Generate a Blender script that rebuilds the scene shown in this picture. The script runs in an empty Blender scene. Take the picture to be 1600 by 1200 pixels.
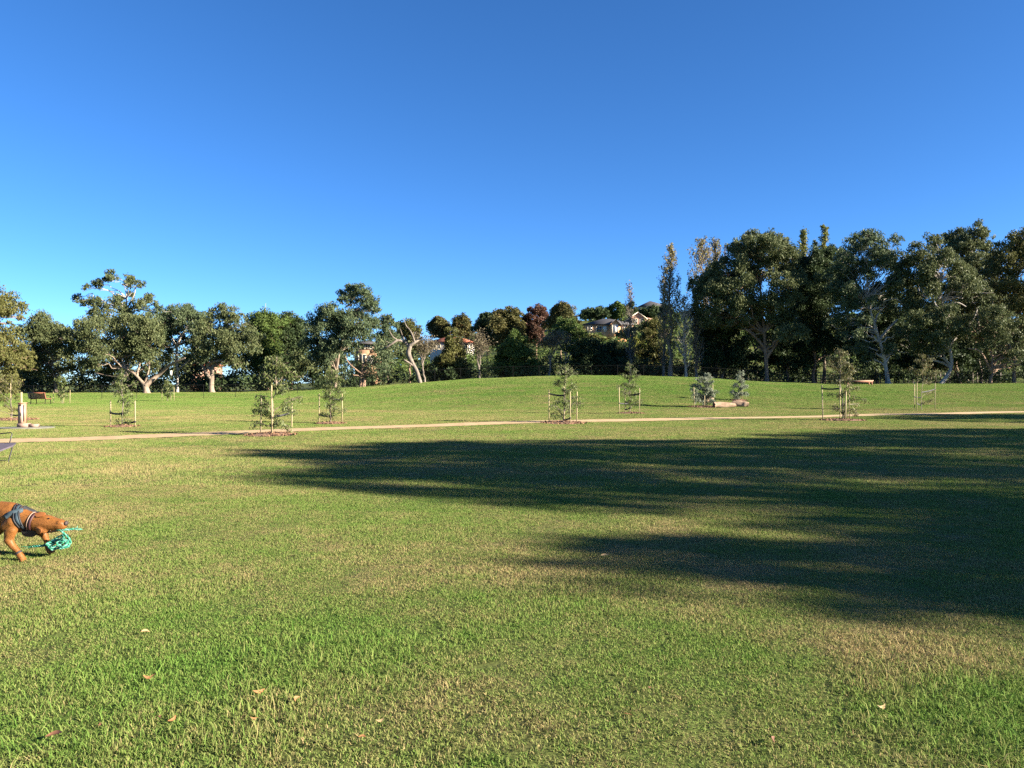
import bpy, bmesh, math, random
import numpy as np
from mathutils import Vector, Matrix, Euler
from mathutils.bvhtree import BVHTree

scene = bpy.context.scene
COL = scene.collection
R = math.radians

# ------------------------------------------------------------------ camera
CAM_H = 1.6
F = 1200.0            # focal length in pixels of the 1600 px wide photograph
cam_data = bpy.data.cameras.new('camera')
cam = bpy.data.objects.new('camera', cam_data)
COL.objects.link(cam)
cam.location = (0, 0, CAM_H)
cam.rotation_euler = (R(90), 0, 0)
cam_data.sensor_width = 36.0
cam_data.sensor_fit = 'HORIZONTAL'
cam_data.lens = 36.0 * F / 1600.0
cam_data.clip_start = 0.05
cam_data.clip_end = 5000
scene.camera = cam

# ------------------------------------------------------------------ light
SUN_EL = 22.0
SUN_BACK = 18.0       # degrees behind the camera's right hand
S_C, S_S = math.cos(R(SUN_BACK)), math.sin(R(SUN_BACK))
TAN_EL = math.tan(R(SUN_EL))
world = bpy.data.worlds.new('World')
scene.world = world
world.use_nodes = True
wn = world.node_tree
bg = wn.nodes['Background']
sky = wn.nodes.new('ShaderNodeTexSky')
sky.sky_type = 'NISHITA'
sky.sun_disc = False
sky.sun_elevation = R(SUN_EL)
sky.sun_rotation = R(90 + SUN_BACK)
sky.altitude = 100
sky.air_density = 0.6
sky.dust_density = 0.2
sky.ozone_density = 6.0
hs = wn.nodes.new('ShaderNodeHueSaturation')
hs.inputs['Saturation'].default_value = 1.1
wn.links.new(sky.outputs[0], hs.inputs['Color'])
wn.links.new(hs.outputs['Color'], bg.inputs['Color'])
bg.inputs['Strength'].default_value = 0.052

sun_data = bpy.data.lights.new('sun', 'SUN')
sun_data.energy = 5.0
sun_data.angle = R(0.55)
sun_data.color = (1.0, 0.90, 0.74)
sun = bpy.data.objects.new('sun', sun_data)
COL.objects.link(sun)
to_sun = Vector((S_C * math.cos(R(SUN_EL)), -S_S * math.cos(R(SUN_EL)), math.sin(R(SUN_EL))))
sun.rotation_euler = to_sun.to_track_quat('Z', 'Y').to_euler()
sun.location = to_sun * 60

vs = scene.view_settings
vs.view_transform = 'Standard'
vs.look = 'None'
vs.exposure = 2.3
vs.gamma = 1.0
vs.use_curve_mapping = False
scene.cycles.use_denoising = False
scene.cycles.max_bounces = 6
scene.cycles.diffuse_bounces = 3
scene.cycles.transmission_bounces = 4

# ------------------------------------------------------------------ helpers
def sstep(a, b, x):
    t = np.clip((np.asarray(x, float) - a) / (b - a), 0, 1)
    return t * t * (3 - 2 * t)

CR_PX = np.array([380, 480, 560, 650, 740, 830, 900, 1000, 1100, 1200, 1300, 1400, 1600, 1900])
CR_Z = np.array([0.15, 0.55, 0.95, 1.45, 1.95, 2.2, 2.28, 2.28, 2.05, 1.6, 1.3, 1.35, 1.45, 1.5])

def H(x, y):
    """height of the ground"""
    x = np.asarray(x, float); y = np.asarray(y, float)
    u = x / np.maximum(y, 1.0)
    crest = np.interp(u, (CR_PX - 800) / F, CR_Z)
    z = crest * sstep(45, 76, y) * (1 - 0.22 * sstep(80, 98, y))
    z = z + 0.45 * sstep(70, 95, y)
    hill = 17 * sstep(105, 270, y) + 5 * sstep(200, 280, y)
    z = z + hill * sstep(-0.30, 0.12, u)
    z = z + 0.022 * np.sin(x * 0.5 + 1.3) * np.sin(y * 0.43 + 0.4) + 0.015 * np.sin(x * 0.23 - y * 0.31)
    return z

def Hf(x, y):
    return float(H(x, y))

def P(px, py, d):
    """point on the sight line of a photograph pixel at depth d"""
    return np.array([(px - 800) / F * d, d, CAM_H - (py - 600) / F * d])

class MB:
    """collects geometry for ONE mesh"""
    def __init__(s):
        s.v = []; s.f = []; s.t = []; s.n = 0
    def add(s, v, f, tint=None):
        v = np.asarray(v, float).reshape(-1, 3)
        f = np.asarray(f, int)
        s.v.append(v); s.f.append(f + s.n); s.n += len(v)
        s.t.append(np.zeros(len(f)) if tint is None else np.broadcast_to(np.asarray(tint, float), (len(f),)))
        return s
    def box(s, c, size, rot=None, taper=1.0):
        hx, hy, hz = size[0] / 2, size[1] / 2, size[2] / 2
        v = np.array([[-hx, -hy, -hz], [hx, -hy, -hz], [hx, hy, -hz], [-hx, hy, -hz],
                      [-hx * taper, -hy * taper, hz], [hx * taper, -hy * taper, hz], [hx * taper, hy * taper, hz], [-hx * taper, hy * taper, hz]])
        if rot is not None:
            v = v @ np.array(Euler(rot).to_matrix()).T
        return s.add(v + np.asarray(c), [[3, 2, 1, 0], [4, 5, 6, 7], [0, 1, 5, 4], [1, 2, 6, 5], [2, 3, 7, 6], [3, 0, 4, 7]])
    def tube(s, pts, rad, sides=7, cap=True):
        pts = np.asarray(pts, float); n = len(pts)
        rad = np.broadcast_to(np.asarray(rad, float), (n,))
        tan = np.gradient(pts, axis=0)
        tan /= np.maximum(np.linalg.norm(tan, axis=1)[:, None], 1e-9)
        ref = np.array([0.13, 0.99, 0.05]) if abs(tan[0][1]) < 0.9 else np.array([1.0, 0.1, 0.1])
        A = np.cross(tan, ref); A /= np.maximum(np.linalg.norm(A, axis=1)[:, None], 1e-9)
        B = np.cross(tan, A)
        ang = np.arange(sides) / sides * 2 * math.pi
        v = pts[:, None, :] + rad[:, None, None] * (np.cos(ang)[None, :, None] * A[:, None, :] + np.sin(ang)[None, :, None] * B[:, None, :])
        i = np.arange(n - 1)[:, None] * sides; j = np.arange(sides)[None, :]; k = (j + 1) % sides
        f = np.stack([i + j, i + k, i + sides + k, i + sides + j], -1).reshape(-1, 4)
        s.add(v.reshape(-1, 3), f)
        if cap:
            for r0, flip in ((0, True), (n - 1, False)):
                c = np.vstack([v[r0], pts[r0][None]])
                f = [[jj, (jj + 1) % sides, sides] for jj in range(sides)]
                if not flip: f = [[b, a, cc] for a, b, cc in f]
                s.add(c, f)
        return s
    def build(s, name, mat, parent=None, loc=(0, 0, 0), smooth=False, link=True):
        me = bpy.data.meshes.new(name)
        v = np.concatenate(s.v) - np.asarray(loc, float)
        me.vertices.add(len(v)); me.vertices.foreach_set('co', v.ravel())
        loops = np.concatenate([f.ravel() for f in s.f])
        sizes = np.concatenate([np.full(len(f), f.shape[1]) for f in s.f])
        starts = np.concatenate([[0], np.cumsum(sizes)[:-1]])
        me.loops.add(len(loops)); me.loops.foreach_set('vertex_index', loops)
        me.polygons.add(len(sizes)); me.polygons.foreach_set('loop_start', starts)
        try: me.polygons.foreach_set('loop_total', sizes)
        except Exception: pass
        if smooth: me.polygons.foreach_set('use_smooth', np.ones(len(sizes), bool))
        a = me.attributes.new('tint', 'FLOAT', 'FACE')
        a.data.foreach_set('value', np.concatenate(s.t))
        me.update(calc_edges=True); me.validate()
        me.materials.append(mat)
        o = bpy.data.objects.new(name, me)
        if link: COL.objects.link(o)
        if parent is not None: o.parent = parent
        return o

def tag(o, label=None, cat=None, group=None, kind=None):
    if label: o['label'] = label
    if cat: o['category'] = cat
    if group: o['group'] = group
    if kind: o['kind'] = kind
    return o

def empty(name, loc, label, cat, group=None):
    o = bpy.data.objects.new(name, None)
    o.empty_display_size = 0.2
    o.location = tuple(float(c) for c in loc)
    COL.objects.link(o)
    return tag(o, label, cat, group)

# ------------------------------------------------------------------ materials
def new_mat(name):
    m = bpy.data.materials.new(name); m.use_nodes = True
    nt = m.node_tree
    return m, nt, nt.nodes['Principled BSDF']

def simple(name, col, rough=0.7, var=0.25, scale=8.0, bump=0.0, metal=0.0, col2=None):
    m, nt, b = new_mat(name)
    N, L = nt.nodes, nt.links
    tc = N.new('ShaderNodeTexCoord'); nz = N.new('ShaderNodeTexNoise')
    nz.inputs['Scale'].default_value = scale; nz.inputs['Detail'].default_value = 5
    L.new(tc.outputs['Object'], nz.inputs['Vector'])
    rp = N.new('ShaderNodeValToRGB')
    c2 = col2 or tuple(c * (1 - var) for c in col); c1 = col if col2 else tuple(min(1, c * (1 + var)) for c in col)
    rp.color_ramp.elements[0].position = 0.3; rp.color_ramp.elements[1].position = 0.7
    rp.color_ramp.elements[0].color = (*c2, 1); rp.color_ramp.elements[1].color = (*c1, 1)
    L.new(nz.outputs['Fac'], rp.inputs['Fac']); L.new(rp.outputs['Color'], b.inputs['Base Color'])
    b.inputs['Roughness'].default_value = rough; b.inputs['Metallic'].default_value = metal
    if bump:
        bp = N.new('ShaderNodeBump'); bp.inputs['Strength'].default_value = bump; bp.inputs['Distance'].default_value = 0.02
        L.new(nz.outputs['Fac'], bp.inputs['Height']); L.new(bp.outputs['Normal'], b.inputs['Normal'])
    return m

def bark(name, pale, dark, scale=3.0, thresh=0.5):
    m, nt, b = new_mat(name); N, L = nt.nodes, nt.links
    tc = N.new('ShaderNodeTexCoord'); mp = N.new('ShaderNodeMapping')
    mp.inputs['Scale'].default_value = (1.6, 1.6, 0.35)
    nz = N.new('ShaderNodeTexNoise'); nz.inputs['Scale'].default_value = scale; nz.inputs['Detail'].default_value = 6
    L.new(tc.outputs['Object'], mp.inputs['Vector']); L.new(mp.outputs['Vector'], nz.inputs['Vector'])
    rp = N.new('ShaderNodeValToRGB')
    rp.color_ramp.elements[0].position = thresh - 0.12; rp.color_ramp.elements[1].position = thresh + 0.12
    rp.color_ramp.elements[0].color = (*dark, 1); rp.color_ramp.elements[1].color = (*pale, 1)
    L.new(nz.outputs['Fac'], rp.inputs['Fac']); L.new(rp.outputs['Color'], b.inputs['Base Color'])
    b.inputs['Roughness'].default_value = 0.85
    bp = N.new('ShaderNodeBump'); bp.inputs['Strength'].default_value = 0.6; bp.inputs['Distance'].default_value = 0.04
    L.new(nz.outputs['Fac'], bp.inputs['Height']); L.new(bp.outputs['Normal'], b.inputs['Normal'])
    return m

def leaf_mat(name, c1, c2, trans=0.22, rough=0.55, spec=0.12, c3=None):
    """foliage: colour varies leaf by leaf, a little light passes through"""
    m, nt, b = new_mat(name); N, L = nt.nodes, nt.links
    at = N.new('ShaderNodeAttribute'); at.attribute_name = 'tint'
    rp = N.new('ShaderNodeValToRGB')
    rp.color_ramp.elements[0].color = (*c1, 1); rp.color_ramp.elements[1].color = (*c2, 1)
    if c3:
        e = rp.color_ramp.elements.new(0.93); e.color = (*c2, 1); rp.color_ramp.elements[-1].color = (*c3, 1)
    L.new(at.outputs['Fac'], rp.inputs['Fac'])
    L.new(rp.outputs['Color'], b.inputs['Base Color'])
    b.inputs['Roughness'].default_value = rough; b.inputs['Specular IOR Level'].default_value = spec
    tr = N.new('ShaderNodeBsdfTranslucent'); L.new(rp.outputs['Color'], tr.inputs['Color'])
    mx = N.new('ShaderNodeMixShader'); mx.inputs['Fac'].default_value = trans
    L.new(b.outputs[0], mx.inputs[1]); L.new(tr.outputs[0], mx.inputs[2])
    L.new(mx.outputs[0], N['Material Output'].inputs['Surface'])
    return m

def lawn_colour(nt):
    """colour of the turf at a world position: green growth against dry straw in patches; returns (colour socket, patch noise socket)"""
    N, L = nt.nodes, nt.links
    geo = N.new('ShaderNodeNewGeometry')
    def noise(scale, detail, off=0.0):
        n = N.new('ShaderNodeTexNoise'); n.inputs['Scale'].default_value = scale; n.inputs['Detail'].default_value = detail
        if off:
            v = N.new('ShaderNodeVectorMath'); v.operation = 'ADD'; v.inputs[1].default_value = (off, off * 0.7, 0)
            L.new(geo.outputs['Position'], v.inputs[0]); L.new(v.outputs[0], n.inputs['Vector'])
        else: L.new(geo.outputs['Position'], n.inputs['Vector'])
        return n.outputs['Fac']
    def math_(op, a, b=None, clamp=False):
        n = N.new('ShaderNodeMath'); n.operation = op; n.use_clamp = clamp
        for i, q in enumerate((a, b)):
            if q is None: continue
            if isinstance(q, (int, float)): n.inputs[i].default_value = q
            else: L.new(q, n.inputs[i])
        return n.outputs[0]
    big = noise(0.22, 3, 31); mid = noise(1.1, 4, 7); fine = noise(6.0, 4)
    s = math_('ADD', math_('MULTIPLY', big, 0.75), math_('MULTIPLY', mid, 0.9))
    s = math_('ADD', s, math_('MULTIPLY', fine, 0.65))
    # dryness of the plot by distance from the near end: lush, worn middle, watered mound
    sep = N.new('ShaderNodeSeparateXYZ'); L.new(geo.outputs['Position'], sep.inputs[0])
    rp = N.new('ShaderNodeValToRGB'); rp.color_ramp.interpolation = 'EASE'
    el = rp.color_ramp.elements
    stops = [(0.0, 0.45), (0.034, 0.48), (0.048, 0.53), (0.075, 0.52), (0.2, 0.55), (0.30, 0.56), (0.44, 0.58), (0.50, 0.46), (0.60, 0.34), (0.80, 0.33), (1.0, 0.5)]
    el[0].position, el[1].position = stops[0][0], stops[-1][0]
    el[0].color = (stops[0][1],) * 3 + (1,); el[1].color = (stops[-1][1],) * 3 + (1,)
    for p, val in stops[1:-1]:
        e = el.new(p); e.color = (val, val, val, 1)
    L.new(math_('DIVIDE', sep.outputs['Y'], 100.0, True), rp.inputs['Fac'])
    dry = math_('ADD', s, rp.outputs['Color'])
    mp = N.new('ShaderNodeMapping'); mp.inputs['Scale'].default_value = (0.035, 0.42, 0.0); mp.inputs['Rotation'].default_value = (0, 0, -0.08)
    L.new(geo.outputs['Position'], mp.inputs['Vector'])
    st = N.new('ShaderNodeTexNoise'); st.inputs['Scale'].default_value = 1.0; st.inputs['Detail'].default_value = 4
    L.new(mp.outputs['Vector'], st.inputs['Vector'])
    dry = math_('ADD', dry, math_('MULTIPLY', math_('SUBTRACT', st.outputs['Fac'], 0.5), 0.85))
    dry = math_('SUBTRACT', dry, 1.10)
    # two worn patches seen in the turf
    for (cx, cy, rad, amt) in ((2.4, 4.72, 1.0, 0.34), (-3.9, 6.1, 1.6, 0.16), (-1.7, 4.4, 1.4, -0.22), (2.6, 3.6, 0.9, -0.3), (-6.8, 13.5, 2.8, 0.22)):
        v = N.new('ShaderNodeVectorMath'); v.operation = 'DISTANCE'; v.inputs[1].default_value = (cx, cy, 0.0)
        L.new(geo.outputs['Position'], v.inputs[0])
        mr = N.new('ShaderNodeMapRange'); mr.interpolation_type = 'SMOOTHSTEP'
        mr.inputs['From Min'].default_value = rad; mr.inputs['From Max'].default_value = 0.1
        mr.inputs['To Min'].default_value = 0.0; mr.inputs['To Max'].default_value = amt
        L.new(v.outputs['Value'], mr.inputs['Value'])
        dry = math_('ADD', dry, mr.outputs[0])
    return dry, math_

def grass_mat(name, blade):
    m, nt, b = new_mat(name); N, L = nt.nodes, nt.links
    dry, math_ = lawn_colour(nt)
    if blade:
        at = N.new('ShaderNodeAttribute'); at.attribute_name = 'tint'
        dry = math_('ADD', dry, math_('MULTIPLY', math_('SUBTRACT', at.outputs['Fac'], 0.5), 0.75))
    rp = N.new('ShaderNodeValToRGB'); el = rp.color_ramp.elements
    cols = [(0.0, (0.080, 0.160, 0.027)), (0.35, (0.122, 0.182, 0.040)), (0.62, (0.162, 0.182, 0.056)), (0.85, (0.225, 0.192, 0.084)), (1.0, (0.29, 0.220, 0.105))]
    cols = [(p, tuple(c * 1.1 for c in q)) for p, q in cols]
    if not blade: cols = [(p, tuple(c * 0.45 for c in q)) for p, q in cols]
    el[0].position, el[1].position = 0.0, 1.0
    el[0].color = (*cols[0][1], 1); el[1].color = (*cols[-1][1], 1)
    for p, q in cols[1:-1]:
        e = el.new(p); e.color = (*q, 1)
    L.new(dry, rp.inputs['Fac'])
    L.new(rp.outputs['Color'], b.inputs['Base Color'])
    b.inputs['Roughness'].default_value = 0.7; b.inputs['Specular IOR Level'].default_value = 0.04
    if blade:
        tr = N.new('ShaderNodeBsdfTranslucent'); L.new(rp.outputs['Color'], tr.inputs['Color'])
        mx = N.new('ShaderNodeMixShader'); mx.inputs['Fac'].default_value = 0.25
        L.new(b.outputs[0], mx.inputs[1]); L.new(tr.outputs[0], mx.inputs[2])
        L.new(mx.outputs[0], N['Material Output'].inputs['Surface'])
    else:
        nz = N.new('ShaderNodeTexNoise'); nz.inputs['Scale'].default_value = 9; nz.inputs['Detail'].default_value = 8
        g = N.new('ShaderNodeNewGeometry'); L.new(g.outputs['Position'], nz.inputs['Vector'])
        bp = N.new('ShaderNodeBump'); bp.inputs['Strength'].default_value = 0.8; bp.inputs['Distance'].default_value = 0.052
        L.new(nz.outputs['Fac'], bp.inputs['Height']); L.new(bp.outputs['Normal'], b.inputs['Normal'])
    return m

M = {}
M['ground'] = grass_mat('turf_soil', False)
M['blade'] = grass_mat('grass_blade', True)
M['path'] = simple('crushed_gravel', (0.385, 0.27, 0.135), 0.95, 0.2, 2.2, 0.6, col2=(0.29, 0.19, 0.09))
M['mulch'] = simple('bark_mulch', (0.15, 0.080, 0.045), 0.95, 0.45, 30, 0.5)
M['gum'] = leaf_mat('gum_foliage', (0.046, 0.066, 0.028), (0.122, 0.132, 0.056))
M['gum_blue'] = leaf_mat('blue_gum_foliage', (0.042, 0.068, 0.034), (0.105, 0.128, 0.062))
M['gum_olive'] = leaf_mat('olive_foliage', (0.058, 0.066, 0.020), (0.135, 0.128, 0.042))
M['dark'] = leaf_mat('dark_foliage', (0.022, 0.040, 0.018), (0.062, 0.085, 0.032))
M['green'] = leaf_mat('green_foliage', (0.045, 0.080, 0.020), (0.105, 0.140, 0.036))
M['rust'] = leaf_mat('rusty_foliage', (0.045, 0.056, 0.020), (0.115, 0.098, 0.034), c3=(0.16, 0.075, 0.032))
M['red'] = leaf_mat('red_foliage', (0.058, 0.042, 0.026), (0.125, 0.060, 0.044), c3=(0.10, 0.085, 0.03))
M['poplar'] = leaf_mat('poplar_foliage', (0.13, 0.118, 0.046), (0.225, 0.195, 0.085), c3=(0.27, 0.225, 0.12))
M['poplar_green'] = leaf_mat('green_poplar_foliage', (0.095, 0.115, 0.020), (0.19, 0.19, 0.045))
M['grey'] = leaf_mat('grey_foliage', (0.085, 0.072, 0.042), (0.15, 0.122, 0.075))
M['silver'] = leaf_mat('silver_foliage', (0.105, 0.13, 0.085), (0.25, 0.275, 0.20))
M['young'] = leaf_mat('young_leaf', (0.050, 0.078, 0.022), (0.135, 0.155, 0.052), c3=(0.21, 0.21, 0.11), spec=0.22, rough=0.5)
M['young_rust'] = leaf_mat('young_rusty_leaf', (0.060, 0.075, 0.024), (0.160, 0.150, 0.055), c3=(0.20, 0.11, 0.05), spec=0.22, rough=0.5)
M['bark_pale'] = bark('pale_bark', (0.215, 0.165, 0.12), (0.095, 0.065, 0.045), 2.5, 0.45)
M['bark_white'] = bark('white_bark', (0.33, 0.29, 0.245), (0.15, 0.115, 0.09), 2.0, 0.40)
M['bark_brown'] = bark('brown_bark', (0.24, 0.15, 0.095), (0.11, 0.07, 0.045), 4.0, 0.5)
M['bark_grey'] = bark('grey_bark', (0.19, 0.155, 0.12), (0.095, 0.075, 0.06), 4.0, 0.5)
M['stake'] = simple('pale_timber', (0.28, 0.225, 0.12), 0.8, 0.15, 12, 0.2)
M['stake_dark'] = simple('dark_timber', (0.20, 0.165, 0.10), 0.85, 0.25, 12, 0.2)  # darker timber tone for some stakes and one young trunk
M['tie'] = simple('black_webbing', (0.012, 0.012, 0.014), 0.7, 0.2, 20)
M['black_metal'] = simple('black_metal', (0.008, 0.008, 0.008), 0.9, 0.2, 10)
M['black_metal'].node_tree.nodes['Principled BSDF'].inputs['Specular IOR Level'].default_value = 0.1
M['concrete'] = simple('concrete', (0.27, 0.25, 0.215), 0.9, 0.12, 6, 0.2)

# ------------------------------------------------------------------ ground
def axis(segs):
    out = []
    for a, b, st in segs:
        out.append(np.arange(a, b, st))
    return np.concatenate(out + [[segs[-1][1]]])
gx = axis([(-1600, -400, 300), (-400, -140, 40), (-140, -50, 4), (-50, 62, 1.0), (62, 160, 4), (160, 400, 40), (400, 1600, 300)])
gy = axis([(-1500, -300, 300), (-300, -40, 40), (-40, -4, 4), (-4, 60, 0.8), (60, 110, 1.25), (110, 320, 5), (320, 600, 40), (600, 2100, 300)])
GX, GY = np.meshgrid(gx, gy)
gv = np.stack([GX, GY, H(GX, GY)], -1).reshape(-1, 3)
nx, ny = len(gx), len(gy)
ii = (np.arange(ny - 1)[:, None] * nx + np.arange(nx - 1)[None, :]).ravel()
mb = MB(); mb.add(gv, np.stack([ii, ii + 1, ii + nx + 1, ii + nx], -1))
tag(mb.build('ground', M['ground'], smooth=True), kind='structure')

# gravel path, edge wandering a little
path_px = [(-420, 711), (-200, 699), (0, 690), (120, 686), (250, 680.5), (350, 677), (500, 671.2), (650, 666), (800, 661.2), (920, 657.8), (1050, 654.8), (1240, 651), (1420, 647), (1600, 643.2), (1850, 639), (2200, 634)]
pp = np.array([[(x - 800) / F * (CAM_H * F / (y - 600)), CAM_H * F / (y - 600)] for x, y in path_px])
tt = np.linspace(0, len(pp) - 1, 420)
k0 = np.clip(tt.astype(int), 0, len(pp) - 2); fr = tt - k0
def catmull(P_, k, f):
    n = len(P_)
    a, b, c, d = P_[np.maximum(k - 1, 0)], P_[k], P_[k + 1], P_[np.minimum(k + 2, n - 1)]
    f = f[:, None]
    return 0.5 * (2 * b + (c - a) * f + (2 * a - 5 * b + 4 * c - d) * f ** 2 + (3 * b - a - 3 * c + d) * f ** 3)
PC = catmull(pp, k0, fr)
tg = np.gradient(PC, axis=0); tg /= np.linalg.norm(tg, axis=1)[:, None]
nr = np.stack([-tg[:, 1], tg[:, 0]], -1)
prng = np.random.default_rng(5)
wob = np.convolve(prng.normal(0, 1, 440), np.ones(7) / 7, 'same')[:420] * 0.15 + prng.normal(0, 0.03, 420)
wob2 = np.convolve(prng.normal(0, 1, 440), np.ones(7) / 7, 'same')[:420] * 0.15 + prng.normal(0, 0.03, 420)
PW = 0.82
rows = []
for j, q in enumerate((-1, -0.5, 0, 0.5, 1)):
    off = q * (PW + (wob if q > 0 else wob2) * abs(q))
    xy = PC + nr * off[:, None]
    rows.append(np.stack([xy[:, 0], xy[:, 1], H(xy[:, 0], xy[:, 1]) + 0.012 + 0.012 * (1 - abs(q))], -1))
pv = np.stack(rows, 1).reshape(-1, 3)
ii = (np.arange(419)[:, None] * 5 + np.arange(4)[None, :]).ravel()
mb = MB(); mb.add(pv, np.stack([ii, ii + 5, ii + 6, ii + 1], -1))
tag(mb.build('path', M['path'], smooth=True), kind='structure')

def path_dist(x, y):
    x = np.atleast_1d(x); y = np.atleast_1d(y)
    out = np.full(len(x), 1e9)
    for k in range(0, 420, 2):
        out = np.minimum(out, (x - PC[k, 0]) ** 2 + (y - PC[k, 1]) ** 2)
    return np.sqrt(out)

def gpx(px, py):
    """ground point under a photograph pixel (march along the sight line)"""
    d = 3.0
    while d < 140:
        p = P(px, py, d)
        if p[2] <= Hf(p[0], p[1]): break
        d *= 1.004
    return p[0], p[1], Hf(p[0], p[1])

# ------------------------------------------------------------------ trees
def unit(v):
    return v / np.maximum(np.linalg.norm(v, axis=-1, keepdims=True), 1e-9)

def leaves(mb, rng, pos, length, width, droop=0.8, tint=None):
    """rhombic leaf faces at the points pos"""
    n = len(pos)
    if n == 0: return
    a = rng.normal(0, 1, (n, 3)); a[:, 2] = a[:, 2] * (1 - droop) - droop * 1.6; a = unit(a)
    b = unit(np.cross(a, rng.normal(0, 1, (n, 3))))
    l = length * rng.uniform(0.6, 1.35, n)[:, None]; w = width * rng.uniform(0.7, 1.3, n)[:, None]
    v = np.stack([pos - a * l / 2, pos + b * w / 2, pos + a * l / 2, pos - b * w / 2], 1).reshape(-1, 3)
    f = np.arange(n * 4).reshape(n, 4)
    mb.add(v, f, rng.random(n) if tint is None else tint)

def lobe(mb, rng, c, Rr, ld, dens, droop, flat=0.85, fill=1.0):
    """one foliage mass made of tufts"""
    k = int(10 + 6 * Rr)
    d = unit(rng.normal(0, 1, (k, 3)))
    d[:, 2] = np.where(d[:, 2] < -0.6, -d[:, 2], d[:, 2])
    sc = c + d * Rr * rng.uniform(0.35, 0.88, (k, 1)) * np.array([1, 1, flat])
    sr = Rr * rng.uniform(0.24, 0.50, k)
    n = max(8, int(2.55 * dens * Rr * Rr * fill))
    w = sr ** 2; idx = rng.choice(k, n, p=w / w.sum())
    off = unit(rng.normal(0, 1, (n, 3))) * (rng.random((n, 1)) ** 0.5)
    pos = sc[idx] + off * sr[idx][:, None] * np.array([1.1, 1.1, 0.9])
    tuft = rng.random(k)[idx]
    leaves(mb, rng, pos, ld, ld * 0.42, droop, np.clip(0.55 * rng.random(n) + 0.45 * tuft, 0, 1))

def bent(rng, a, b, n=7, wob=0.06, sag=0.0):
    a = np.asarray(a, float); b = np.asarray(b, float)
    t = np.linspace(0, 1, n)[:, None]
    L = np.linalg.norm(b - a)
    off = rng.normal(0, wob * L, (n, 3)) * np.sin(t * math.pi)
    p = a + (b - a) * t + off
    p[:, 2] += (sag * L * np.sin(t * math.pi))[:, 0]
    return p

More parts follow.
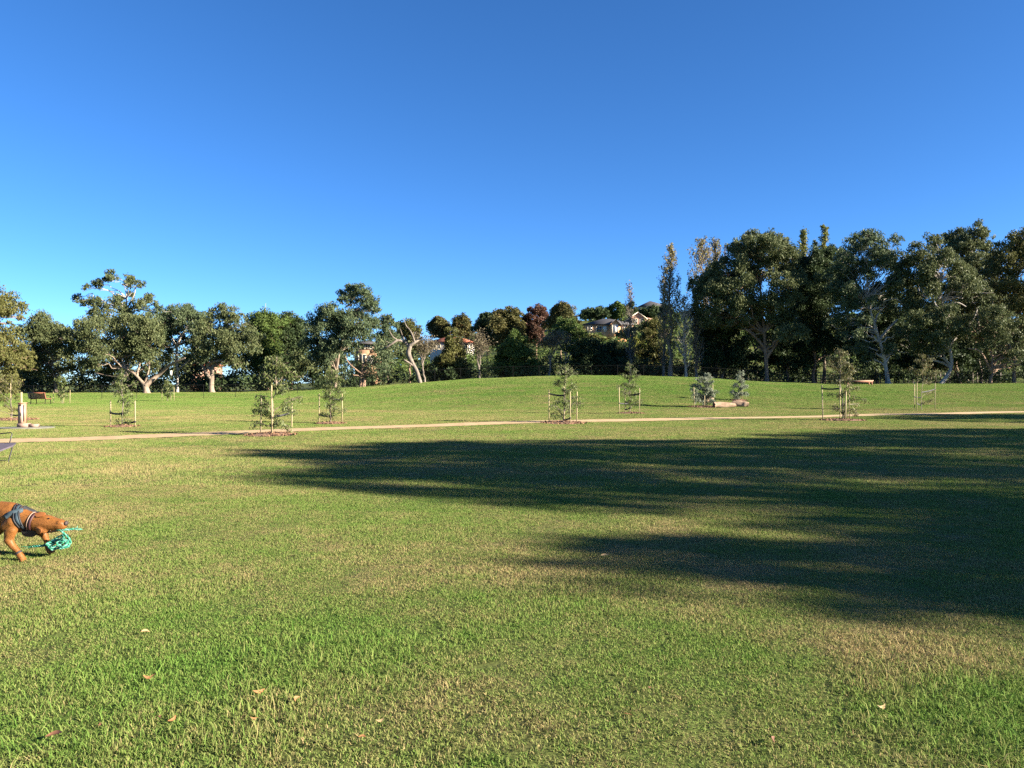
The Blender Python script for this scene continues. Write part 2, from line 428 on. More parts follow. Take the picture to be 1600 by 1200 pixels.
TREES = []
def tree(name, label, d, base_px, lobes, mat, bk='bark_pale', cat='tree', trunk=None, limbs=(), dens=190, droop=0.75, r0=0.3, seed=0, back=0.7,
         group=None, spread=0.36, leaf=None, fill=1.0, flat=0.95, pack=None):
    """tree from photograph coordinates: lobes (px, py, radius px) of the crown; trunk/limbs as lists of (px, py, radius m)"""
    rng = np.random.default_rng(seed or (len(TREES) + 11) * 97)
    if pack is None: pack = 0.5 if base_px > 1100 else 0.25
    TREES.append(name)
    m = d / F
    bx = (base_px - 800) * m
    base = np.array([bx, d, Hf(bx, d) - 0.05])
    root = empty(name, base, label, cat, group)
    lob = [(P(x, y, d), r * m * 1.2) for x, y, r in lobes]
    if pack:
        prng_ = np.random.default_rng(len(TREES) * 7 + 3)
        for _ in range(int(pack * len(lob))):
            i = prng_.integers(0, len(lob)); near = sorted(range(len(lob)), key=lambda q: np.linalg.norm(lob[q][0] - lob[i][0]))[1:5]
            j = near[prng_.integers(0, len(near))]; t = prng_.uniform(0.3, 0.7)
            lob.append((lob[i][0] * t + lob[j][0] * (1 - t) - np.array([0, 0, 0.25 * lob[i][1]]), lob[i][1] * 0.9))
    xs = [c[0] for c, r in lob]
    W = max(2.0, (max(xs) - min(xs)) / 2 + 1.0)
    cen = np.mean(xs)
    cm = MB(); tops = []
    ld = leaf or max(0.12, 0.0030 * d)
    for c, r in lob:
        room = math.sqrt(max(0.05, 1 - min(1, abs(c[0] - cen) / (W + 0.5)) ** 2)) * W * spread * 2
        off = rng.uniform(-0.75, 0.35) * room
        cc = c + np.array([0, off, 0])
        lobe(cm, rng, cc, r, ld, dens, droop, flat, fill); tops.append((cc, r))
        if rng.random() < back:
            c2 = c + np.array([rng.uniform(-0.4, 0.4) * r, off + room * rng.uniform(0.5, 1.1) + 0.6 * r, -0.25 * r])
            lobe(cm, rng, c2, r * 0.92, ld * 1.35, dens * 0.38, droop, flat, fill); tops.append((c2, r))
    cm.build('crown', mat if not isinstance(mat, str) else M[mat], root, base)
    tm = MB()
    ztop = max(c[2] for c, r in tops)
    if trunk is None:
        zt = base[2] + (ztop - base[2]) * 0.72
        top = np.array([cen * 0.6 + bx * 0.4, d, zt])
        tp = bent(rng, base, top, 9, 0.03)
    else:
        tp = np.array([P(x, y, d) for x, y, r in trunk]); tp[0] = base
    n = len(tp)
    tr = np.array([q[2] for q in trunk]) if trunk is not None else r0 * np.linspace(1, 0.28, n)
    # finer trunk with a flared foot
    tq = np.linspace(0, n - 1, n * 3); k = np.clip(tq.astype(int), 0, n - 2); f = tq - k
    tpf = catmull(tp, k, f); trf = tr[k] * (1 - f) + tr[k + 1] * f
    trf = 0.62 * trf * (1 + 0.35 * np.exp(-np.arange(len(trf)) * 0.9))
    tm.tube(tpf, trf, 9)
    tm.build('trunk', M[bk], root, base, smooth=True)
    bm_ = MB()
    for lb in limbs:
        q = np.array([P(x, y, d) for x, y, r in lb]); q[1:, 1] += np.cumsum(rng.normal(-0.05, 0.35, len(q) - 1))
        nn = len(q); t2 = np.linspace(0, nn - 1, nn * 3); k = np.clip(t2.astype(int), 0, nn - 2); f = t2 - k
        rr = np.array([w[2] for w in lb])
        bm_.tube(catmull(q, k, f), rr[k] * (1 - f) + rr[k + 1] * f, 7)
    for c, r in tops:
        below = [i for i in range(n) if tp[i][2] < c[2] - 0.15 * r] or [0]
        j = min(below, key=lambda i: np.linalg.norm(tp[i] - c) + 0.4 * abs(tp[i][2] - c[2]))
        if j == 0: j = min(n - 1, max(1, n // 3))
        rr = max(0.03, min(tr[j] * 0.45, 0.16))
        seg = bent(rng, tp[j], c + np.array([0, 0, 0.2 * r]), 7, 0.07, 0.06)
        bm_.tube(seg, np.linspace(rr, 0.025, 7), 5, cap=False)
        for _ in range(2):
            e = c + unit(rng.normal(0, 1, 3)) * r * np.array([0.95, 0.95, 0.7])
            bm_.tube(bent(rng, seg[4], e, 4, 0.1), np.linspace(0.03, 0.012, 4), 3, cap=False)
    bm_.build('branches', M[bk], root, base, smooth=True)
    return root

def poplar(name, label, d, base_px, top_py, hw, mat, bk='bark_white', seed=1, leafn=2600, lean=0, start=0.12, r0=0.2, cat='poplar', twigs=110, group=None, base_py=None):
    """columnar tree: steep branches carrying thin foliage"""
    rng = np.random.default_rng(seed); m = d / F
    bx = (base_px - 800) * m; base = np.array([bx, d, Hf(bx, d) - 0.05])
    root = empty(name, base, label, cat, group); TREES.append(name)
    top = P(base_px + lean, top_py, d); Ht = top[2] - base[2]
    tp = bent(rng, base, top, 12, 0.012)
    tm = MB(); tm.tube(tp, r0 * np.linspace(1, 0.06, 12) * (1 + 0.5 * np.exp(-np.arange(12) * 1.2)), 8)
    tm.build('trunk', M[bk], root, base, smooth=True)
    bm_ = MB(); pos = []
    for i in range(twigs):
        t = start + (0.97 - start) * (i + rng.random()) / twigs
        o = tp[int(t * 11)] * (1 - (t * 11) % 1) + tp[min(11, int(t * 11) + 1)] * ((t * 11) % 1)
        prof = math.sin(min(1, (t - start) / (1 - start) * 1.02) ** 0.6 * math.pi) ** 0.6 * (1 - 0.35 * t)
        L = max(0.5, hw * m * 2.1 * prof * rng.uniform(0.65, 1.15) * 1.12 + 0.3)
        a = rng.random() * 6.283
        e = o + np.array([math.cos(a) * L * 0.56, math.sin(a) * L * 0.56, L * rng.uniform(0.7, 1.15)])
        q = bent(rng, o, e, 5, 0.05); q[:, :2] += (q[:, :2] - o[:2]) * 0.25 * np.sin(np.linspace(0, math.pi, 5))[:, None]
        bm_.tube(q, np.linspace(0.05, 0.012, 5), 4, cap=False)
        for _ in range(3):
            s0 = q[rng.integers(1, 4)]; e2 = s0 + np.array([*rng.normal(0, 0.25, 2) * L * 0.5, L * rng.uniform(0.25, 0.5)])
            bm_.tube(np.array([s0, (s0 + e2) / 2 + rng.normal(0, 0.05, 3), e2]), [0.022, 0.016, 0.01], 3, cap=False)
            if leafn: pos.append(s0 + (e2 - s0) * rng.random((max(1, leafn // (twigs * 4)), 1)) + rng.normal(0, 0.14, (max(1, leafn // (twigs * 4)), 3)))
        if leafn:
            nl = max(1, leafn // (twigs * 4)); tl = rng.random((nl, 1)) * 4; kk = np.minimum(tl.astype(int)[:, 0], 3)
            pos.append(q[kk] + (q[kk + 1] - q[kk]) * (tl - kk[:, None]) + rng.normal(0, 0.16, (nl, 3)))
    bm_.build('branches', M[bk], root, base)
    if leafn:
        cm = MB(); leaves(cm, rng, np.concatenate(pos), 0.0027 * d, 0.0016 * d, 0.35)
        cm.build('crown', M[mat], root, base)
    return root

def bare_tree(name, label, d, base_px, top_py, hw, seed, bk='bark_grey', leafmat=None, leafn=0, depth=5, cat='tree', r0=0.12, forks=3):
    """leafless or nearly leafless tree by repeated forking"""
    rng = np.random.default_rng(seed); m = d / F
    bx = (base_px - 800) * m; base = np.array([bx, d, Hf(bx, d) - 0.05])
    root = empty(name, base, label, cat); TREES.append(name)
    Ht = P(0, top_py, d)[2] - base[2]
    tm = MB(); bm_ = MB(); tips = []
    tr = bent(rng, base, base + np.array([rng.normal(0, 0.3), rng.normal(0, 0.3), Ht * 0.35]), 7, 0.03)
    tm.tube(tr, np.linspace(r0 * 1.4, r0 * 0.8, 7), 7)
    def grow(p, dr, L, r, lev):
        e = p + dr * L
        q = bent(rng, p, e, 4, 0.05)
        bm_.tube(q, np.linspace(r, r * 0.6, 4), 5 if lev < 2 else 3, cap=False)
        tips.append(e)
        if lev >= depth: return
        for _ in range(forks if lev < 4 else 2):
            nd = dr + rng.normal(0, 0.5, 3) * np.array([hw * m / Ht * 3.2, hw * m / Ht * 3.2, 0.5]) + np.array([0, 0, 0.16])
            grow(q[rng.integers(2, 4)], unit(nd), L * rng.uniform(0.6, 0.85), max(0.009, r * 0.58), lev + 1)
    for _ in range(3):
        grow(tr[-1 - rng.integers(0, 3)], unit(np.array([rng.normal(0, 0.35), rng.normal(0, 0.35), 1.0])), Ht * 0.22, r0 * 0.7, 1)
    tm.build('trunk', M[bk], root, base, smooth=True); bm_.build('branches', M[bk], root, base)
    if leafn:
        t = np.array(tips); idx = rng.integers(0, len(t), leafn)
        cm = MB(); leaves(cm, rng, t[idx] + rng.normal(0, 0.3, (leafn, 3)), 0.0026 * d, 0.0013 * d, 0.5)
        cm.build('crown', M[leafmat], root, base)
    return root
# ------------------------------------------------------------------ the tree belt, left to right
tree('eucalyptus_tree', 'large olive-brown gum tree cut by the left edge of the photo behind the bench', 78, -45,
     [(-84, 472, 29), (-44, 460, 29), (-12, 468, 26), (4, 480, 14), (-2, 490, 12), (2, 503, 6), (-64, 507, 29), (-104, 522, 31), (-34, 517, 26), (-12, 524, 20), (0, 537, 17), (6, 552, 15), (-14, 554, 24), (12, 568, 13), (-6, 582, 20), (-44, 562, 29), (-34, 594, 22), (-12, 606, 15), (6, 598, 10), (-84, 572, 27), (14, 484, 8), (16, 558, 8), (2, 472, 10)], M['gum_olive'], 'bark_brown', 'gum tree', r0=0.4, dens=240, pack=0.7)
tree('eucalyptus_tree', 'rounded grey-green gum tree standing just right of the brown bench', 92, 88,
     [(60, 510, 17), (76, 508, 18), (90, 515, 14), (50, 525, 16), (68, 528, 20), (88, 532, 17), (103, 527, 9), (55, 547, 18), (42, 560, 12), (98, 545, 14), (110, 540, 10), (62, 568, 16), (75, 585, 14), (50, 585, 14), (102, 575, 10)],
     M['gum'], 'bark_pale', 'gum tree', limbs=[[(88, 600, .22), (84, 580, .16), (80, 570, .12), (92, 560, .05)], [(84, 580, .12), (96, 578, .09), (108, 588, .04)], [(86, 590, .14), (70, 560, .1), (68, 530, .06)]], dens=170)
tree('eucalyptus_tree', 'tallest gum tree on the left, airy tufted top above the belt', 98, 196,
     [(180, 440, 9), (192, 437, 10), (203, 438, 9), (213, 444, 9), (222, 446, 7), (166, 450, 9), (155, 455, 6), (172, 447, 7),
      (122, 474, 7), (131, 468, 8), (137, 474, 6), (165, 476, 12), (178, 468, 11), (172, 488, 12), (190, 476, 12), (195, 460, 7), (203, 488, 13), (216, 476, 11), (228, 466, 9), (240, 470, 8), (246, 477, 6), (236, 484, 10),
      (160, 496, 12), (186, 502, 16), (212, 502, 15)],
     M['gum'], 'bark_white', 'gum tree', pack=0.0, trunk=[(196, 606, .38), (198, 570, .34), (194, 530, .28), (197, 490, .2), (198, 465, .12), (194, 445, .05)],
     limbs=[[(196, 520, .16), (165, 498, .1), (148, 490, .07), (134, 478, .04)], [(197, 485, .12), (212, 462, .08), (216, 448, .04)], [(197, 490, .12), (178, 462, .08), (165, 452, .04)]], dens=170, back=0.15)
tree('eucalyptus_tree', 'broad gum tree with a forked pale trunk low behind the fence', 90, 229,
     [(128, 512, 15), (145, 508, 18), (160, 518, 18), (122, 528, 15), (140, 532, 20), (158, 540, 18), (125, 548, 14), (145, 556, 18), (168, 556, 14), (180, 512, 18), (200, 506, 20), (220, 508, 20), (236, 512, 16), (188, 530, 20), (210, 532, 22), (230, 530, 20), (246, 535, 12),
      (222, 552, 20), (240, 556, 14), (200, 552, 16), (236, 574, 12), (130, 570, 12), (152, 574, 10)],
     M['gum'], 'bark_pale', 'gum tree', trunk=[(229, 612, .62), (227, 603, .5), (221, 596, .3), (210, 584, .24), (198, 577, .2), (190, 560, .14), (184, 540, .08)],
     limbs=[[(228, 603, .36), (236, 594, .28), (246, 585, .22), (262, 574, .18), (280, 567, .14), (298, 560, .08)], [(214, 588, .16), (217, 560, .1), (214, 530, .06)], [(226, 600, .14), (232, 575, .09), (232, 550, .05)], [(198, 577, .1), (175, 560, .09), (150, 553, .05)], [(184, 556, .12), (176, 542, .06)], [(200, 586, .1), (176, 588, .08), (148, 582, .04)]], dens=190)
tree('eucalyptus_tree', 'gum tree with a bright bare limb between two bigger crowns', 96, 277,
     [(252, 493, 13), (268, 492, 16), (284, 488, 16), (298, 494, 14), (312, 500, 12), (258, 510, 17), (290, 508, 18), (306, 516, 14), (250, 528, 14), (268, 530, 14), (300, 536, 16), (316, 530, 12), (262, 548, 12), (304, 556, 14)],
     M['gum_blue'], 'bark_white', 'gum tree', trunk=[(277, 606, .26), (277, 580, .24), (276, 555, .22), (277, 540, .2), (284, 525, .16), (289, 515, .1), (292, 498, .05)], limbs=[[(276, 545, .12), (266, 520, .08), (262, 505, .05)]], dens=180)
tree('eucalyptus_tree', 'gum tree on a thick stubby pale trunk with a dead side arm', 92, 331,
     [(332, 490, 10), (345, 486, 12), (358, 490, 12), (366, 497, 8), (338, 500, 14), (356, 504, 12), (374, 505, 9), (380, 512, 7), (320, 514, 16), (330, 522, 18), (318, 540, 16), (345, 525, 15), (368, 525, 17), (386, 522, 13), (398, 528, 10), (326, 556, 14), (352, 545, 18), (374, 545, 18), (390, 542, 14), (366, 566, 13), (346, 562, 10)],
     M['gum'], 'bark_pale', 'gum tree', trunk=[(331, 617, .55), (330, 604, .5), (331, 590, .44), (332, 574, .34), (337, 562, .2), (338, 548, .16), (345, 520, .13), (348, 512, .08)],
     limbs=[[(330, 592, .28), (323, 582, .22), (318, 574, .16), (315, 570, .1)], [(331, 578, .26), (324, 572, .2), (333, 566, .2), (345, 564, .16), (356, 562, .06)], [(346, 522, .12), (356, 514, .1), (364, 513, .05)], [(345, 520, .1), (343, 500, .06)]], dens=170, back=0.5)
for i, (bx, cxs) in enumerate([(418, [(402, 505, 15), (416, 500, 16), (430, 502, 14), (405, 522, 17), (424, 522, 18), (400, 545, 18), (420, 548, 20), (408, 570, 20), (425, 575, 20)]),
                               (455, [(442, 508, 14), (455, 503, 15), (466, 510, 12), (448, 524, 17), (464, 528, 15), (444, 546, 20), (462, 550, 18), (448, 572, 22), (466, 576, 18)])]):
    tree('wattle_tree', ['dense dark green wattle left of the twin rounded pair behind the tall young tree', 'dense dark green wattle right of the twin rounded pair behind the tall young tree'][i],
         104 + 4 * i, bx, cxs, M['green'] if i == 0 else M['dark'], 'bark_brown', 'wattle', dens=260, droop=0.3, r0=0.22, group='rounded wattles behind the fence')
tree('eucalyptus_tree', 'tall gum tree with a separate round top tuft above the middle of the belt', 96, 524,
     [(536, 462, 9), (548, 458, 12), (562, 457, 13), (575, 462, 12), (584, 470, 9), (583, 482, 10), (574, 478, 11), (544, 472, 8), (562, 474, 8),
      (494, 503, 13), (508, 496, 16), (524, 493, 16), (540, 498, 14), (556, 496, 14), (572, 500, 14), (584, 508, 11), (490, 520, 16), (510, 518, 18), (532, 516, 18), (552, 516, 16), (572, 520, 14), (500, 540, 18), (482, 540, 14), (522, 538, 16), (545, 538, 14), (495, 562, 18), (520, 562, 14)],
     M['gum_blue'], 'bark_pale', 'gum tree', trunk=[(524, 610, .36), (526, 580, .3), (530, 550, .26), (538, 520, .2), (546, 495, .13), (556, 470, .06)], dens=190, back=0.6)
tree('eucalyptus_tree', 'small thin-crowned gum tree in front of the orange brick house, twin dark trunks', 88, 563,
     [(590, 545, 14), (580, 572, 14), (598, 560, 16), (600, 580, 15), (560, 580, 9), (575, 588, 12), (545, 572, 12), (586, 530, 9), (540, 585, 12), (608, 540, 11)],
     M['gum_blue'], 'bark_brown', 'gum tree', trunk=[(563, 608, .24), (564, 590, .22), (568, 570, .16), (578, 552, .1), (586, 540, .05)],
     limbs=[[(568, 607, .3), (568, 590, .22), (572, 575, .14), (590, 565, .07)], [(566, 585, .12), (550, 570, .08), (543, 558, .05)]], dens=110, back=0.25)
tree('eucalyptus_tree', 'small bluish gum crown right of the round top tuft', 112, 606,
     [(596, 506, 9), (606, 502, 10), (616, 510, 9), (604, 518, 12), (614, 528, 11), (598, 530, 12), (606, 545, 14)], M['gum_blue'], 'bark_pale', 'gum tree', r0=0.16, dens=150)
# the dead gum
rng = np.random.default_rng(77)
dd = 84; b0 = P(657, 607, dd); b0[2] = Hf(b0[0], dd) - 0.05
droot = empty('dead_tree', b0, 'dead leaning grey gum with bare forked arms and no foliage', 'dead tree')
tm = MB()
def limb_px(mbx, pts, jit=0.25):
    q = np.array([P(x, y, dd) for x, y, r in pts]); q[1:, 1] += np.cumsum(rng.normal(0, jit, len(q) - 1))
    nn = len(q); t2 = np.linspace(0, nn - 1, nn * 4); k = np.clip(t2.astype(int), 0, nn - 2); f = t2 - k; rr = 0.68 * np.array([w[2] for w in pts])
    mbx.tube(catmull(q, k, f), rr[k] * (1 - f) + rr[k + 1] * f, 8)
tq = [(658, 606, .42), (656, 596, .34), (652, 582, .31), (646, 570, .3), (642, 562, .33), (638, 552, .42), (640, 543, .36), (642, 537, .22)]
limb_px(tm, tq, 0.02); tm.build('trunk', M['bark_grey'], droot, b0, smooth=True)
tm = MB()
for a in ([(640, 543, .3), (632, 535, .22), (622, 532, .2), (614, 537, .17), (605, 543, .12), (594, 547, .06)], [(641, 540, .3), (648, 535, .24), (655, 530, .18), (661, 526, .07)],
          [(648, 535, .18), (645, 524, .14), (640, 515, .1), (635, 509, .08), (631, 497, .03)], [(634, 536, .14), (629, 526, .11), (626, 514, .05)], [(622, 532, .12), (614, 526, .09), (609, 516, .04)], [(646, 572, .2), (638, 566, .16), (632, 562, .07)], [(645, 528, .1), (650, 518, .04)], [(612, 538, .08), (603, 533, .03)]):
    limb_px(tm, a)
tm.build('branches', M['bark_grey'], droot, b0, smooth=True)
tree('broadleaf_tree', 'dull brownish-green round tree behind the dead gum', 118, 640,
     [(630, 512, 12), (642, 512, 13), (650, 522, 12), (632, 528, 14), (646, 540, 14), (630, 548, 14), (655, 545, 12)], M['gum_olive'], 'bark_brown', 'tree', droop=0.3, dens=150, back=0.4)
bare_tree('thin_tree', 'thin-leaved greyish tree between the dead gum and the olive conical tree', 96, 664, 520, 22, 5, leafmat='grey', leafn=1500)
tree('autumn_tree', 'rusty brown tree above the left end of the red tiled roof', 205, 686, [(678, 508, 9), (688, 504, 10), (696, 512, 9), (682, 520, 11), (694, 524, 9)], M['rust'], 'bark_brown', 'tree', droop=0.3, dens=120, r0=0.25)
tree('autumn_tree', 'rust-tipped tree above the right end of the red tiled roof', 200, 722, [(714, 506, 8), (722, 502, 10), (730, 510, 9), (718, 518, 12), (730, 522, 8)], M['rust'], 'bark_brown', 'tree', droop=0.3, dens=120, r0=0.25)
tree('conical_tree', 'olive green bushy conical tree in front of the red roofed house', 104, 706,
     [(704, 522, 10), (703, 536, 9), (714, 536, 12), (699, 553, 11), (708, 552, 14), (722, 552, 11), (688, 568, 14), (704, 570, 16), (722, 570, 14), (684, 586, 14), (704, 588, 15), (724, 586, 12), (670, 580, 10)],
     M['gum_olive'], 'bark_brown', 'tree', droop=0.3, dens=230, r0=0.2, spread=0.42)
bare_tree('bare_tree', 'bare grey twiggy tree between the olive conical tree and the green pointed tree', 98, 750, 520, 24, 9, leafmat='grey', leafn=1300, depth=6)
tree('autumn_tree', 'dark green and rust tree left of the orange crowned tree', 172, 762, [(758, 498, 9), (764, 496, 9), (752, 512, 12), (768, 510, 12), (758, 528, 14), (772, 530, 12)], M['dark'], 'bark_brown', 'tree', droop=0.3, dens=130, r0=0.3)
tree('autumn_tree', 'broad tree turning orange at its top on the hillside', 165, 795, [(780, 494, 10), (793, 488, 11), (805, 492, 10), (776, 508, 14), (794, 506, 15), (810, 508, 12), (786, 525, 16), (806, 526, 14)], M['rust'], 'bark_brown', 'tree', droop=0.3, dens=130, r0=0.3)
tree('autumn_tree', 'dark red tree right of the orange crowned tree', 168, 838, [(822, 498, 8), (832, 492, 9), (843, 488, 10), (850, 494, 8), (826, 510, 12), (842, 508, 13), (834, 526, 14)], M['red'], 'bark_brown', 'tree', droop=0.3, dens=130, r0=0.3)
tree('autumn_tree', 'green tree with a rusty top, highest of the hillside row by the dark red tree', 158, 876, [(868, 488, 9), (878, 484, 11), (888, 490, 10), (864, 502, 12), (882, 502, 14), (896, 504, 10), (872, 518, 14), (892, 520, 14), (906, 516, 9)], M['rust'], 'bark_brown', 'tree', droop=0.3, dens=140, r0=0.3)
tree('conical_tree', 'bright green feathery pointed tree behind the fence at mid belt', 102, 808,
     [(804, 522, 8), (798, 534, 11), (812, 534, 11), (790, 548, 13), (806, 550, 14), (820, 548, 11), (786, 564, 13), (804, 566, 15), (824, 564, 14), (780, 580, 12), (800, 584, 14), (820, 582, 15), (838, 574, 11), (836, 586, 10)],
     M['green'], 'bark_brown', 'tree', droop=0.4, dens=250, r0=0.2, spread=0.42)
bare_tree('bare_tree', 'bare grey tree with upright twigs right of the green pointed tree', 100, 858, 508, 24, 21, leafmat='grey', leafn=1500, depth=6)
tree('broadleaf_tree', 'yellow-green tree on a slim pale trunk left of the dark thicket', 108, 886,
     [(878, 504, 10), (892, 508, 12), (904, 514, 10), (872, 520, 13), (888, 524, 15), (906, 528, 13), (866, 536, 10), (892, 542, 13), (912, 542, 11), (900, 556, 10)],
     M['green'], 'bark_white', 'tree', trunk=[(884, 606, .2), (884, 570, .18), (885, 545, .14), (887, 525, .1), (888, 512, .05)], limbs=[[(884, 565, .1), (896, 545, .07), (904, 530, .04)], [(884, 555, .08), (874, 538, .04)]], droop=0.4, dens=150, back=0.35)
for i, (bx, d, lo, lab) in enumerate([(925, 106, [(912, 548, 16), (930, 544, 16), (918, 565, 18), (938, 566, 18), (910, 582, 16), (932, 584, 18)], 'near-black rounded shrub under the hip roofed orange house'),
                                      (960, 110, [(948, 548, 15), (965, 550, 16), (978, 556, 12), (955, 568, 18), (972, 572, 16), (958, 586, 16), (980, 588, 12)], 'near-black rounded shrub left of the bare poplar spire')]):
    tree('dark_shrub', lab, d, bx, lo, M['dark'], 'bark_brown', 'shrub', droop=0.3, dens=260, r0=0.15)
for i, (bx, d, lo, lab, mt) in enumerate([
    (925, 232, [(912, 494, 8), (922, 490, 9), (934, 488, 9), (928, 498, 10), (944, 494, 8)], 'dark green tree on the skyline behind the left end of the hip roof', 'dark'),
    (962, 236, [(952, 486, 8), (963, 482, 9), (974, 484, 8), (958, 496, 9), (972, 496, 9)], 'dark green tree on the skyline between the hip roof and the cream gable', 'green'),
    (985, 250, [(980, 484, 6), (986, 478, 6), (992, 486, 6), (984, 492, 7)], 'small dark skyline tree left of the topmost house', 'dark'),
    (1018, 240, [(1006, 490, 8), (1018, 486, 9), (1030, 488, 9), (1042, 486, 9), (1024, 498, 10)], 'dark green tree in front of the topmost grey roofed house', 'dark'),
    (918, 176, [(908, 526, 8), (920, 530, 8), (932, 531, 8), (944, 533, 8), (952, 534, 7)], 'yellowish garden tree below the hip roofed orange house', 'gum_olive'),
    (985, 188, [(972, 524, 8), (984, 520, 9), (996, 516, 9), (1004, 522, 9), (990, 532, 10)], 'green garden tree below the cream gabled house', 'gum')]):
    tree('hillside_tree', lab, d, bx, lo, M[mt], 'bark_brown', 'tree', droop=0.3, dens=90, r0=0.2)
tree('broadleaf_tree', 'olive tree thick with leaves just left of the tall pale poplar', 112, 1022,
     [(1012, 512, 11), (1024, 506, 12), (1030, 520, 12), (1008, 530, 13), (1024, 536, 14), (1014, 552, 13), (1030, 556, 12), (1000, 548, 10), (1018, 570, 13)], M['gum_olive'], 'bark_brown', 'tree', droop=0.3, dens=150, back=0.4)
tree('broadleaf_tree', 'small yellow-green tree glowing behind the bare poplar spire', 118, 1000, [(994, 534, 8), (1002, 540, 9), (996, 550, 9), (1006, 556, 9)], M['poplar_green'], 'bark_brown', 'tree', droop=0.3, dens=140)
poplar('poplar_tree', 'thin nearly leafless poplar spire left of the cream gabled house', 104, 986, 440, 9, 'grey', 'bark_grey', 31, 420, -2, 0.1, 0.13, twigs=70)
poplar('poplar_tree', 'tall pale half-bare poplar standing clear of the dark belt', 96, 1047, 382, 16, 'poplar', 'bark_pale', 32, 3000, 0, 0.14, 0.24, twigs=110)
poplar('poplar_tree', 'slim brownish poplar close against the left of the tall pale poplar', 99, 1037, 432, 8, 'grey', 'bark_grey', 33, 900, 0, 0.1, 0.16, twigs=70)
poplar('poplar_tree', 'thin poplar with a white trunk right of the tall pale poplar', 92, 1072, 462, 12, 'grey', 'bark_white', 34, 700, -4, 0.12, 0.14, twigs=80)
poplar('poplar_tree', 'brown bare poplar at the dark belt edge, lowest of the poplars', 95, 1088, 478, 10, 'grey', 'bark_grey', 38, 600, 0, 0.1, 0.13, twigs=70)
poplar('poplar_tree', 'pale thinning poplar top, left of the pair rising behind the dark belt', 118, 1098, 374, 23, 'poplar', 'bark_pale', 35, 2600, 0, 0.2, 0.24, twigs=95)
poplar('poplar_tree', 'pale thinning poplar top, right of the pair rising behind the dark belt', 120, 1118, 372, 19, 'poplar', 'bark_pale', 36, 2300, 0, 0.2, 0.24, twigs=95)
poplar('poplar_tree', 'bare brush-like poplar top poking out behind the big dark gum', 122, 1132, 378, 8, None, 'bark_grey', 37, 0, 0, 0.2, 0.2, twigs=70)
poplar('poplar_tree', 'green poplar top rising above the dark belt, wider of two', 116, 1256, 356, 12, 'poplar_green', 'bark_pale', 41, 4200, 0, 0.2, 0.24, twigs=140)
poplar('poplar_tree', 'green poplar top rising above the dark belt, narrower and taller of two', 118, 1287, 348, 10, 'poplar_green', 'bark_pale', 42, 3800, 0, 0.2, 0.24, twigs=140)
poplar('poplar_tree', 'short green poplar tip between the two taller green poplar tops', 119, 1274, 372, 8, 'poplar_green', 'bark_pale', 43, 2200, 0, 0.2, 0.2, twigs=110)
tree('eucalyptus_tree', 'big dark gum with domed crown, first of the dense right-hand belt', 92, 1198,
     [(1150, 385, 13), (1166, 378, 15), (1180, 384, 13), (1194, 376, 13), (1208, 374, 14), (1222, 380, 13), (1230, 394, 11), (1146, 400, 15), (1168, 400, 17), (1192, 396, 17), (1214, 398, 17), (1232, 410, 13), (1130, 415, 14), (1112, 425, 14), (1098, 440, 14), (1120, 436, 16), (1145, 424, 18), (1170, 424, 18), (1198, 420, 19), (1224, 426, 17),
      (1090, 458, 13), (1106, 458, 17), (1128, 456, 18), (1152, 450, 18), (1178, 450, 19), (1206, 448, 19), (1232, 448, 16), (1096, 480, 15), (1118, 482, 18), (1144, 478, 19), (1170, 476, 18), (1196, 476, 19), (1224, 474, 18), (1150, 505, 18), (1180, 502, 18), (1208, 500, 18), (1230, 500, 16), (1110, 506, 16), (1188, 528, 16), (1216, 528, 16), (1236, 524, 14)],
     M['gum'], 'bark_brown', 'gum tree', trunk=[(1198, 602, .42), (1198, 580, .36), (1196, 550, .32), (1194, 520, .27), (1190, 480, .2), (1188, 440, .13), (1190, 405, .06)],
     limbs=[[(1196, 545, .2), (1180, 528, .14), (1160, 515, .08)], [(1197, 560, .2), (1215, 530, .14), (1224, 505, .08)], [(1194, 520, .16), (1205, 490, .12), (1212, 450, .07)]], dens=200, spread=0.4)
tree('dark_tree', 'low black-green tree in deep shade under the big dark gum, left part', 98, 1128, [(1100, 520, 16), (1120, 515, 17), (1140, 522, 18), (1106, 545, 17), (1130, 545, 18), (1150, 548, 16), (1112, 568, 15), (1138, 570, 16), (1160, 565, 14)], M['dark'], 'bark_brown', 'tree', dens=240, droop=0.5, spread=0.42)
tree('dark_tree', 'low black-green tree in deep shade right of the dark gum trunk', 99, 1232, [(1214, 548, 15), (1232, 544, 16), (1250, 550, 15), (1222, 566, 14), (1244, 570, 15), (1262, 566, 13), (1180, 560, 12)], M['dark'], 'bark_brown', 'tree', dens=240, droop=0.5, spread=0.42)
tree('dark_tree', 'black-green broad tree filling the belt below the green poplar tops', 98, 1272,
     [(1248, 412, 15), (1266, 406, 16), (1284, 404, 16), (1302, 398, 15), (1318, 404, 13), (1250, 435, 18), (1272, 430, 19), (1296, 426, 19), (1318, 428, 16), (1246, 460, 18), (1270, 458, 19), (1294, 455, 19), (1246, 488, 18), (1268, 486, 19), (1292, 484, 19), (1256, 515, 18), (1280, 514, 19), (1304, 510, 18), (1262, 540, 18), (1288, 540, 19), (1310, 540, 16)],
     M['dark'], 'bark_brown', 'tree', dens=230, droop=0.55, r0=0.34)
